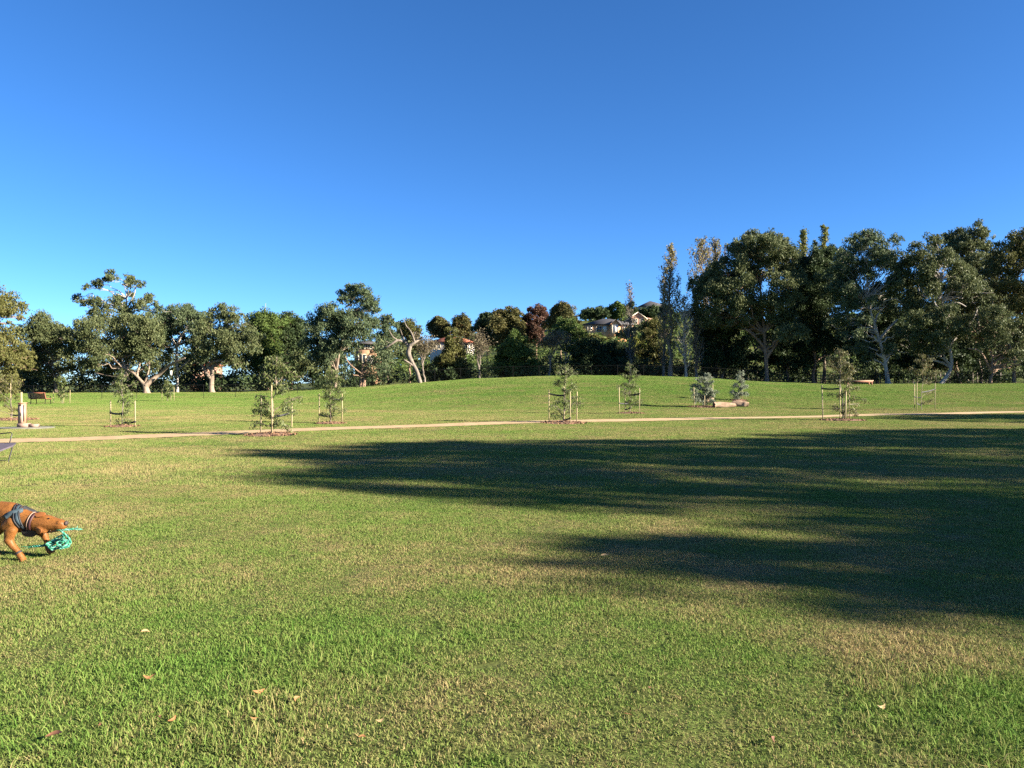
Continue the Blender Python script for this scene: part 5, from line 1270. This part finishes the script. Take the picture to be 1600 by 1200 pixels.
band('collar_trim', M['pale_band'], dz(402, 474, -.04), dz(416, 477, -.04), 0.007)
band('chest_strap', M['harness'], dz(290, 462, -.03), dz(330, 447, -.03), 0.038)
# back panel running over the shoulders, side strap down the near flank
def strap(name, mat, pts, w, out=(0, -1, 0), th=0.007):
    q = [dz(*p) for p in pts]; n = 14; o = Vector(out).normalized(); P_ = []
    for i in range(n + 1):
        t = i / n * (len(q) - 1); k = min(int(t), len(q) - 2); c = q[k].lerp(q[k + 1], t - k)
        hit = bvh.ray_cast(c + o * 0.5, -o, 1.0); P_.append((hit[0] or c) + o * 0.005)
    rows = []
    for i in range(n + 1):
        d_ = (P_[min(i + 1, n)] - P_[max(i - 1, 0)]).normalized(); s = d_.cross(o).normalized() * (w / 2)
        rows += [P_[i] - s - o * th, P_[i] - s + o * th, P_[i] + s + o * th, P_[i] + s - o * th]
    f = [[i * 4 + j, i * 4 + (j + 1) % 4, i * 4 + 4 + (j + 1) % 4, i * 4 + 4 + j] for i in range(n) for j in range(4)]
    mb = MB(); mb.add([list(p) for p in rows], f); mb.add([list(p) for p in rows[:4]], [[0, 1, 2, 3]]); mb.add([list(p) for p in rows[-4:]], [[3, 2, 1, 0]])
    return mb.build(name, mat, dog, DOGB)
strap('side_strap', M['harness'], [(160, 445), (210, 405), (265, 385), (320, 362)], 0.042, (0, -1, 0.25))
strap('back_strap', M['harness_dark'], [(300, 360), (400, 385), (490, 412)], 0.042, (0, -0.6, 0.8))
mb = MB()   # padded plate hanging below the neck loop
pl = [dz(310, 572, -.075), dz(345, 574, -.085), dz(420, 566, -.085), dz(476, 570, -.075), dz(466, 622, -.065), dz(420, 655, -.055), dz(355, 648, -.06), dz(318, 622, -.07)]
pf = [list(p + Vector((0, -.006, 0))) for p in pl]; pb = [list(p + Vector((0, .035, 0))) for p in pl]
mb.add(pf, [list(range(7, -1, -1))]); mb.add(pb, [list(range(8))]); mb.add(pf + pb, [[j, (j + 1) % 8, 8 + (j + 1) % 8, 8 + j] for j in range(8)])
mb.build('chest_plate', M['harness_dark'], dog, DOGB)
band('strap_edge', M['harness_dark'], dz(322, 452, -.03), dz(338, 446, -.03), 0.009, off=0.009)
band('strap_edge', M['harness_dark'], dz(276, 468, -.03), dz(292, 462, -.03), 0.009, off=0.009)
band('leg_band', M['harness_dark'], dz(296, 818, -.10), dz(304, 830, -.10), 0.016, n=20, off=0.004, th=0.004)
# ears: thin folded flaps
def flap(name, pts, dy, th=0.007):
    q = [dz(x, y, dd) for x, y, dd in pts]; c = sum(q, Vector()) / len(q); n = len(q)
    f_, b_ = [list(p + Vector((0, -th, th * .3))) for p in q], [list(p + Vector((0, th, -th * .3))) for p in q]
    mb = MB(); mb.add(f_ + [list(c + Vector((0, -th * 2.2, .0)))], [[j, (j + 1) % n, n] for j in range(n)])
    mb.add(b_ + [list(c + Vector((0, th * 1.2, 0)))], [[(j + 1) % n, j, n] for j in range(n)])
    mb.add(f_ + b_, [[j, n + j, n + (j + 1) % n, (j + 1) % n] for j in range(n)])
    return mb.build(name, M['ear'], dog, DOGB, smooth=True)
flap('ear', [(456, 372, -.05), (486, 376, -.06), (520, 362, -.055), (570, 366, -.06), (592, 386, -.075), (565, 408, -.10), (512, 412, -.10), (474, 396, -.08)], 0)
flap('ear', [(520, 540, -.115), (545, 530, -.13), (590, 545, -.135), (592, 575, -.13), (560, 605, -.12), (526, 590, -.115)], 0)
def blob(name, mat, c, r, s=(1, 1, 1)):
    bm = bmesh.new(); bmesh.ops.create_icosphere(bm, subdivisions=2, radius=r, matrix=Matrix.Translation(c - DOGB) @ Matrix.Diagonal((*s, 1)))
    m = bpy.data.meshes.new(name); bm.to_mesh(m); bm.free(); m.materials.append(mat)
    m.polygons.foreach_set('use_smooth', np.ones(len(m.polygons), bool))
    o = bpy.data.objects.new(name, m); COL.objects.link(o); o.parent = dog; return o
def on_coat(zx, zy, o=(0, -1, 0.2)):
    o = Vector(o).normalized(); hit = bvh.ray_cast(dz(zx, zy) + o * 0.6, -o, 1.2); return hit[0] or dz(zx, zy, -.1)
blob('nose', M['nose'], dz(832, 490, -.075), 0.024, (0.7, 1.1, 0.95))
blob('eye', M['eye'], on_coat(648, 428, (0, -1, 0.5)), 0.008)
blob('eye', M['eye'], on_coat(655, 548, (0, -1, -0.2)), 0.008)
# mouth line
mb = MB(); mq = [on_coat(x, y, (0, -1, -0.1)) + Vector((0, -.001, 0)) for x, y in ((792, 548), (750, 558), (700, 566), (650, 578), (610, 590))]
mb.tube([list(p) for p in mq], 0.005, 5); mb.build('mouth', M['nose'], dog, DOGB)

# rope toy in its mouth: twisted strands of green, teal and white
M['rope_green'] = simple('green_rope', (0.012, 0.165, 0.085), 0.8, 0.25, 60, 0.3)
M['rope_teal'] = simple('teal_rope', (0.016, 0.155, 0.125), 0.8, 0.25, 60, 0.3)
M['rope_pale'] = simple('pale_rope', (0.12, 0.32, 0.235), 0.8, 0.2, 60, 0.3)
tb = dz(770, 560, -.08)
toy = empty('rope_toy', tb, 'knotted green and white rope toy hanging from the dog\'s mouth', 'dog toy')
strands = {k: MB() for k in ('rope_green', 'rope_teal', 'rope_pale')}
rng = np.random.default_rng(8)
def rope(pts, r, turns=6.0, fray=0):
    q = np.array([list(dz(*p)) for p in pts]); n = len(q); t2 = np.linspace(0, n - 1, n * 14); k = np.clip(t2.astype(int), 0, n - 2)
    c = catmull(q, k, t2 - k); tg = unit(np.gradient(c, axis=0)); A = unit(np.cross(tg, np.array([0.2, 1.0, 0.1]))); B = np.cross(tg, A)
    ln = np.concatenate([[0], np.cumsum(np.linalg.norm(np.diff(c, axis=0), axis=1))]); ph = ln / (r * 7.0) * 2 * math.pi
    for i, key in enumerate(strands):
        a = ph + i * 2.094
        strands[key].tube(c + r * 0.62 * (np.cos(a)[:, None] * A + np.sin(a)[:, None] * B), r * 0.62, 5)
    for _ in range(fray):
        e = c[-1] + tg[-1] * rng.uniform(.03, .08) + rng.normal(0, .015, 3)
        list(strands.values())[rng.integers(0, 3)].tube(np.array([c[-1], (c[-1] + e) / 2 + rng.normal(0, .006, 3), e]), [0.003, 0.003, 0.002], 4)
rope([(730, 556, -.09), (790, 562, -.085), (835, 568, -.05), (885, 566, -.03)], 0.0085, fray=7)
rope([(770, 560, -.09), (792, 610, -.06), (800, 680, 0.0), (796, 748, .04), (745, 780, .02), (680, 738, -.02), (730, 706, .04), (796, 724, .0), (770, 772, -.04), (690, 766, -.02)], 0.0088)
rope([(785, 640, -.05), (700, 700, .0), (610, 700, .04), (560, 752, .02), (620, 790, -.04), (720, 742, .0), (800, 752, .02)], 0.0075)
rope([(640, 800, .0), (560, 770, .05), (610, 725, .08), (700, 745, .08), (770, 790, .05), (680, 812, .02)], 0.0075)
rope([(800, 690, .03), (740, 720, -.02), (650, 735, .03), (590, 765, 0.0), (570, 740, -.03), (630, 715, .02), (720, 690, .05)], 0.0085)
rope([(720, 770, .03), (640, 775, -.03), (580, 790, .02), (620, 808, -.02), (700, 796, .02)], 0.0085)
rope([(760, 660, .05), (690, 662, .06), (620, 690, .07), (570, 735, .06)], 0.008)
rope([(590, 775, .0), (520, 772, .03), (450, 780, .03), (360, 785, .03)], 0.0105, fray=9)
for k, s in strands.items():
    s.build('strand', M[k], toy, np.array(tb), smooth=True)

# ------------------------------------------------------------------ fallen gum leaves in the near grass
M['fallen'] = simple('tan_fallen_leaf', (0.27, 0.12, 0.045), 0.7, 0.25, 40)
M['fallen_brown'] = simple('brown_fallen_leaf', (0.12, 0.05, 0.025), 0.7, 0.25, 40)
M['fallen_pale'] = simple('pale_fallen_leaf', (0.30, 0.205, 0.095), 0.7, 0.25, 40)
FL = [(268, 1133, .085, 65, 'fallen', 'curled tan fallen gum leaf, largest of the bottom left cluster'), (251, 1132, .055, 110, 'fallen_brown', 'short brown fallen leaf just left of the largest curled one'),
      (234, 1064, .11, 8, 'fallen', 'long flat tan fallen leaf left of the bottom cluster'), (227, 995, .09, 20, 'fallen_pale', 'thin pale fallen leaf farthest back on the lower left grass'),
      (154, 1143, .05, 100, 'fallen_brown', 'small brown fallen leaf left of the curled cluster'), (85, 1160, .12, 15, 'fallen_brown', 'long dark brown fallen leaf near the bottom left corner'),
      (404, 1088, .11, 35, 'fallen', 'pair-like bent orange fallen leaf in the lush green patch'), (464, 1103, .085, 80, 'fallen', 'upright narrow orange fallen leaf right of the bent orange one'),
      (397, 1133, .06, 20, 'fallen', 'small orange fallen leaf below the bent orange one'), (566, 1163, .06, 0, 'fallen', 'broad tan fallen leaf at the middle of the bottom edge'),
      (594, 1135, .07, 10, 'fallen_pale', 'thin pale fallen leaf just above the broad tan one'), (783, 1099, .055, 140, 'fallen', 'small tan fallen leaf alone near bottom centre'),
      (981, 1127, .075, 165, 'fallen', 'orange fallen leaf right of bottom centre'), (1016, 1085, .055, 60, 'fallen_brown', 'small brown fallen leaf behind the orange one right of centre'),
      (1376, 1112, .095, 25, 'fallen_pale', 'pale curled fallen leaf in the long grass at lower right'), (1210, 1168, .08, 70, 'fallen_brown', 'dull brown fallen leaf low in the right grass'),
      (1553, 960, .09, 170, 'fallen_pale', 'pale fallen leaf at the shadow edge on the right'), (945, 874, .14, 10, 'fallen_pale', 'yellow fallen leaf lying inside the big shadow')]
for i, (x, y, ln, a, mt, lab) in enumerate(FL):
    lx, ly, lz = gpx(x, y); ln *= 0.58
    n = 8; t = np.linspace(0, 1, n); w = ln * 0.16 * np.sin(np.pi * np.clip(t * 0.97 + 0.02, 0, 1)) ** 0.8
    bend = ln * 0.22 * np.sin(t * np.pi) * (1 if i % 2 else -1); up = ln * (0.18 * (t - 0.5) ** 2 * (1 + i % 3))
    c = np.stack([(t - 0.5) * ln, bend, up], -1)
    v = np.concatenate([c + np.stack([0 * t, w, 0.25 * w], -1), c, c + np.stack([0 * t, -w, 0.25 * w], -1)])
    f = [[j, j + 1, n + j + 1, n + j] for j in range(n - 1)] + [[n + j, n + j + 1, 2 * n + j + 1, 2 * n + j] for j in range(n - 1)]
    v2 = np.concatenate([v, v - [0, 0, 0.0015]]); f2 = f + [[3 * n + q for q in reversed(ff)] for ff in f]
    mb = MB(); mb.add(v2, f2)
    o = mb.build('fallen_leaf', M[mt], smooth=True); o.location = (lx, ly, lz + 0.030)
    o.rotation_euler = (R(18 + 7 * (i % 4)), R((i * 37) % 23 - 11), R(a))
    tag(o, lab, 'leaf', 'fallen gum leaves in the grass')

# ------------------------------------------------------------------ the turf: blades over the whole lawn
rng = np.random.default_rng(2024)
def blades_patch(name, size, n, h, w, seed, three=False):
    r = np.random.default_rng(seed)
    p = np.zeros((n, 3)); p[:, :2] = r.uniform(-.58, .58, (n, 2)) * size
    yaw = r.random(n) * 6.283; hh = h * r.uniform(0.5, 1.25, n); ww = w * r.uniform(0.7, 1.3, n)
    lean = r.uniform(0.15, 1.35, n); la = r.random(n) * 6.283
    side = np.stack([np.cos(yaw), np.sin(yaw), 0 * yaw], -1) * (ww / 2)[:, None]
    ld = np.stack([np.cos(la), np.sin(la), 0 * la], -1)
    up = np.array([0, 0, 1.0])
    p[:, 2] -= 0.004
    tip = p + ld * (hh * lean)[:, None] + up * (hh * (1.05 - 0.38 * lean))[:, None]
    t = np.clip(r.normal(0.5, 0.24, n), 0, 1)
    mb = MB()
    if three:
        mid = p + ld * (hh * lean * 0.35)[:, None] + up * (hh * 0.58)[:, None]
        v = np.stack([p - side, p + side, mid + side * 0.8, mid - side * 0.8, tip], 1).reshape(-1, 3); g = np.arange(n)[:, None] * 5
        mb.add(v, (g + np.array([[0, 1, 2, 3]])), t); mb.add(np.zeros((0, 3)), (g + np.array([[3, 2, 4]])) - mb.n, t)
    else:
        v = np.stack([p - side, p + side, tip], 1).reshape(-1, 3)
        mb.add(v, np.arange(n * 3).reshape(n, 3), t)
    return mb.build(name, M['blade'], None, link=False)
pcol = bpy.data.collections.new('turf_patches')
specs = []
for k in range(4): specs.append(blades_patch(f'turf_patch_{len(specs):02d}', 0.5, 3400, 0.027, 0.0042, 100 + k, True))
for k in range(3): specs.append(blades_patch(f'turf_patch_{len(specs):02d}', 0.5, 1200, 0.038, 0.0070, 200 + k))
for k in range(3): specs.append(blades_patch(f'turf_patch_{len(specs):02d}', 1.0, 3600, 0.042, 0.0085, 300 + k))
for k in range(3): specs.append(blades_patch(f'turf_patch_{len(specs):02d}', 2.0, 5000, 0.055, 0.0160, 400 + k))
for k in range(2): specs.append(blades_patch(f'turf_patch_{len(specs):02d}', 0.5, 380, 0.075, 0.0046, 500 + k, True))
for o in specs: pcol.objects.link(o)
pts, idx, rots, scl = [], [], [], []
def put(x, y, kinds, size, zs=1.0):
    e = max(0.25, size * 0.4)
    zx = (Hf(x + e, y) - Hf(x - e, y)) / (2 * e); zy = (Hf(x, y + e) - Hf(x, y - e)) / (2 * e)
    nrm = Vector((-zx, -zy, 1)).normalized()
    q = nrm.to_track_quat('Z', 'Y').to_matrix() @ Matrix.Rotation(rng.integers(0, 4) * math.pi / 2 + rng.normal(0, 0.12), 3, 'Z')
    pts.append((x, y, Hf(x, y))); idx.append(int(kinds[rng.integers(0, len(kinds))])); rots.append(tuple(q.to_euler())); scl.append((1.0, 1.0, zs))
def clear_of(x, y, rad):
    if path_dist(x, y)[0] < PW + rad: return False
    for mx_, my_, mr in MULCH:
        if (x - mx_) ** 2 + (y - my_) ** 2 < (mr * 0.85 + rad) ** 2: return False
    if ((x - PADC[0]) / (1.15 + rad)) ** 2 + ((y - PADC[1]) / (0.95 + rad)) ** 2 < 1: return False
    return True
def near_edge(x, y, rad):
    return not clear_of(x, y, rad)
def tall(x, y):
    return 1.0 + 0.35 * math.sin(x * 1.7 + 0.6) * math.sin(y * 1.3) + 0.25 * math.sin(x * 4.1 - y * 3.3)
y = 1.6
while y < 12.0:
    hw = 0.70 * y + 1.6
    for x in np.arange(-hw, hw, 0.5):
        put(x + rng.normal(0, 0.03), y, (0, 1, 2, 3), 0.5, 0.85 * tall(x, y) * (1.08 if y < 4.6 else 1.0))
        if y < 5.0:
            lush = max(0.0, 1 - math.hypot(x - 2.5, y - 3.4) / 1.3) + max(0.0, 1 - math.hypot(x + 1.5, y - 3.9) / 1.2) + 0.22 * (tall(x, y) > 1.25)
            if rng.random() < lush * 1.4: put(x + rng.uniform(-.2, .2), y, (13, 14), 0.5, rng.uniform(0.6, 1.05))
    y += 0.5
while y < 52.0:
    hw = 0.70 * y + 2.5
    for x in np.arange(-hw, hw, 1.0):
        xx, yy = x + rng.normal(0, 0.04), y + 0.25
        if near_edge(xx, yy, 0.75):
            for ox in (-0.25, 0.25):
                for oy in (-0.25, 0.25):
                    if clear_of(xx + ox, yy + oy, rng.uniform(0.0, 0.17)): put(xx + ox, yy + oy, (4, 5, 6), 0.5, 0.8)
        else: put(xx, yy, (7, 8, 9), 1.0, 0.9 * tall(x * 0.4, y * 0.4))
    y += 1.0
while y < 98.0:
    hw = 0.70 * y + 3
    for x in np.arange(-hw, hw, 2.0):
        xx, yy = x + rng.normal(0, 0.08), y + 0.5
        if near_edge(xx, yy, 1.0):
            for ox in (-0.75, -0.25, 0.25, 0.75):
                for oy in (-0.75, -0.25, 0.25, 0.75):
                    if clear_of(xx + ox, yy + oy, 0.2): put(xx + ox, yy + oy, (4, 5, 6), 0.5, 0.9)
        else: put(xx, yy, (10, 11, 12), 2.0, 0.9)
    y += 2.0
me = bpy.data.meshes.new('grass')
me.from_pydata(pts, [], [])
at = me.attributes.new('idx', 'INT', 'POINT'); at.data.foreach_set('value', np.array(idx, np.int32))
at = me.attributes.new('rot', 'FLOAT_VECTOR', 'POINT'); at.data.foreach_set('vector', np.array(rots, np.float32).ravel())
at = me.attributes.new('scl', 'FLOAT_VECTOR', 'POINT'); at.data.foreach_set('vector', np.array(scl, np.float32).ravel())
me.materials.append(M['blade'])
go = bpy.data.objects.new('grass', me); COL.objects.link(go); tag(go, kind='stuff')
ng = bpy.data.node_groups.new('turf', 'GeometryNodeTree')
ng.interface.new_socket('Geometry', in_out='INPUT', socket_type='NodeSocketGeometry')
ng.interface.new_socket('Geometry', in_out='OUTPUT', socket_type='NodeSocketGeometry')
gi = ng.nodes.new('NodeGroupInput'); gout = ng.nodes.new('NodeGroupOutput')
iop = ng.nodes.new('GeometryNodeInstanceOnPoints'); ci = ng.nodes.new('GeometryNodeCollectionInfo')
ci.inputs['Collection'].default_value = pcol; ci.inputs['Separate Children'].default_value = True; ci.inputs['Reset Children'].default_value = True
def attr(nm, ty):
    n = ng.nodes.new('GeometryNodeInputNamedAttribute'); n.data_type = ty; n.inputs['Name'].default_value = nm; return n.outputs['Attribute']
ng.links.new(gi.outputs[0], iop.inputs['Points']); ng.links.new(ci.outputs[0], iop.inputs['Instance'])
iop.inputs['Pick Instance'].default_value = True
ng.links.new(attr('idx', 'INT'), iop.inputs['Instance Index'])
e2r = ng.nodes.new('FunctionNodeEulerToRotation'); ng.links.new(attr('rot', 'FLOAT_VECTOR'), e2r.inputs[0]); ng.links.new(e2r.outputs[0], iop.inputs['Rotation'])
ng.links.new(attr('scl', 'FLOAT_VECTOR'), iop.inputs['Scale'])
ng.links.new(iop.outputs[0], gout.inputs[0])
md = go.modifiers.new('turf', 'NODES'); md.node_group = ng
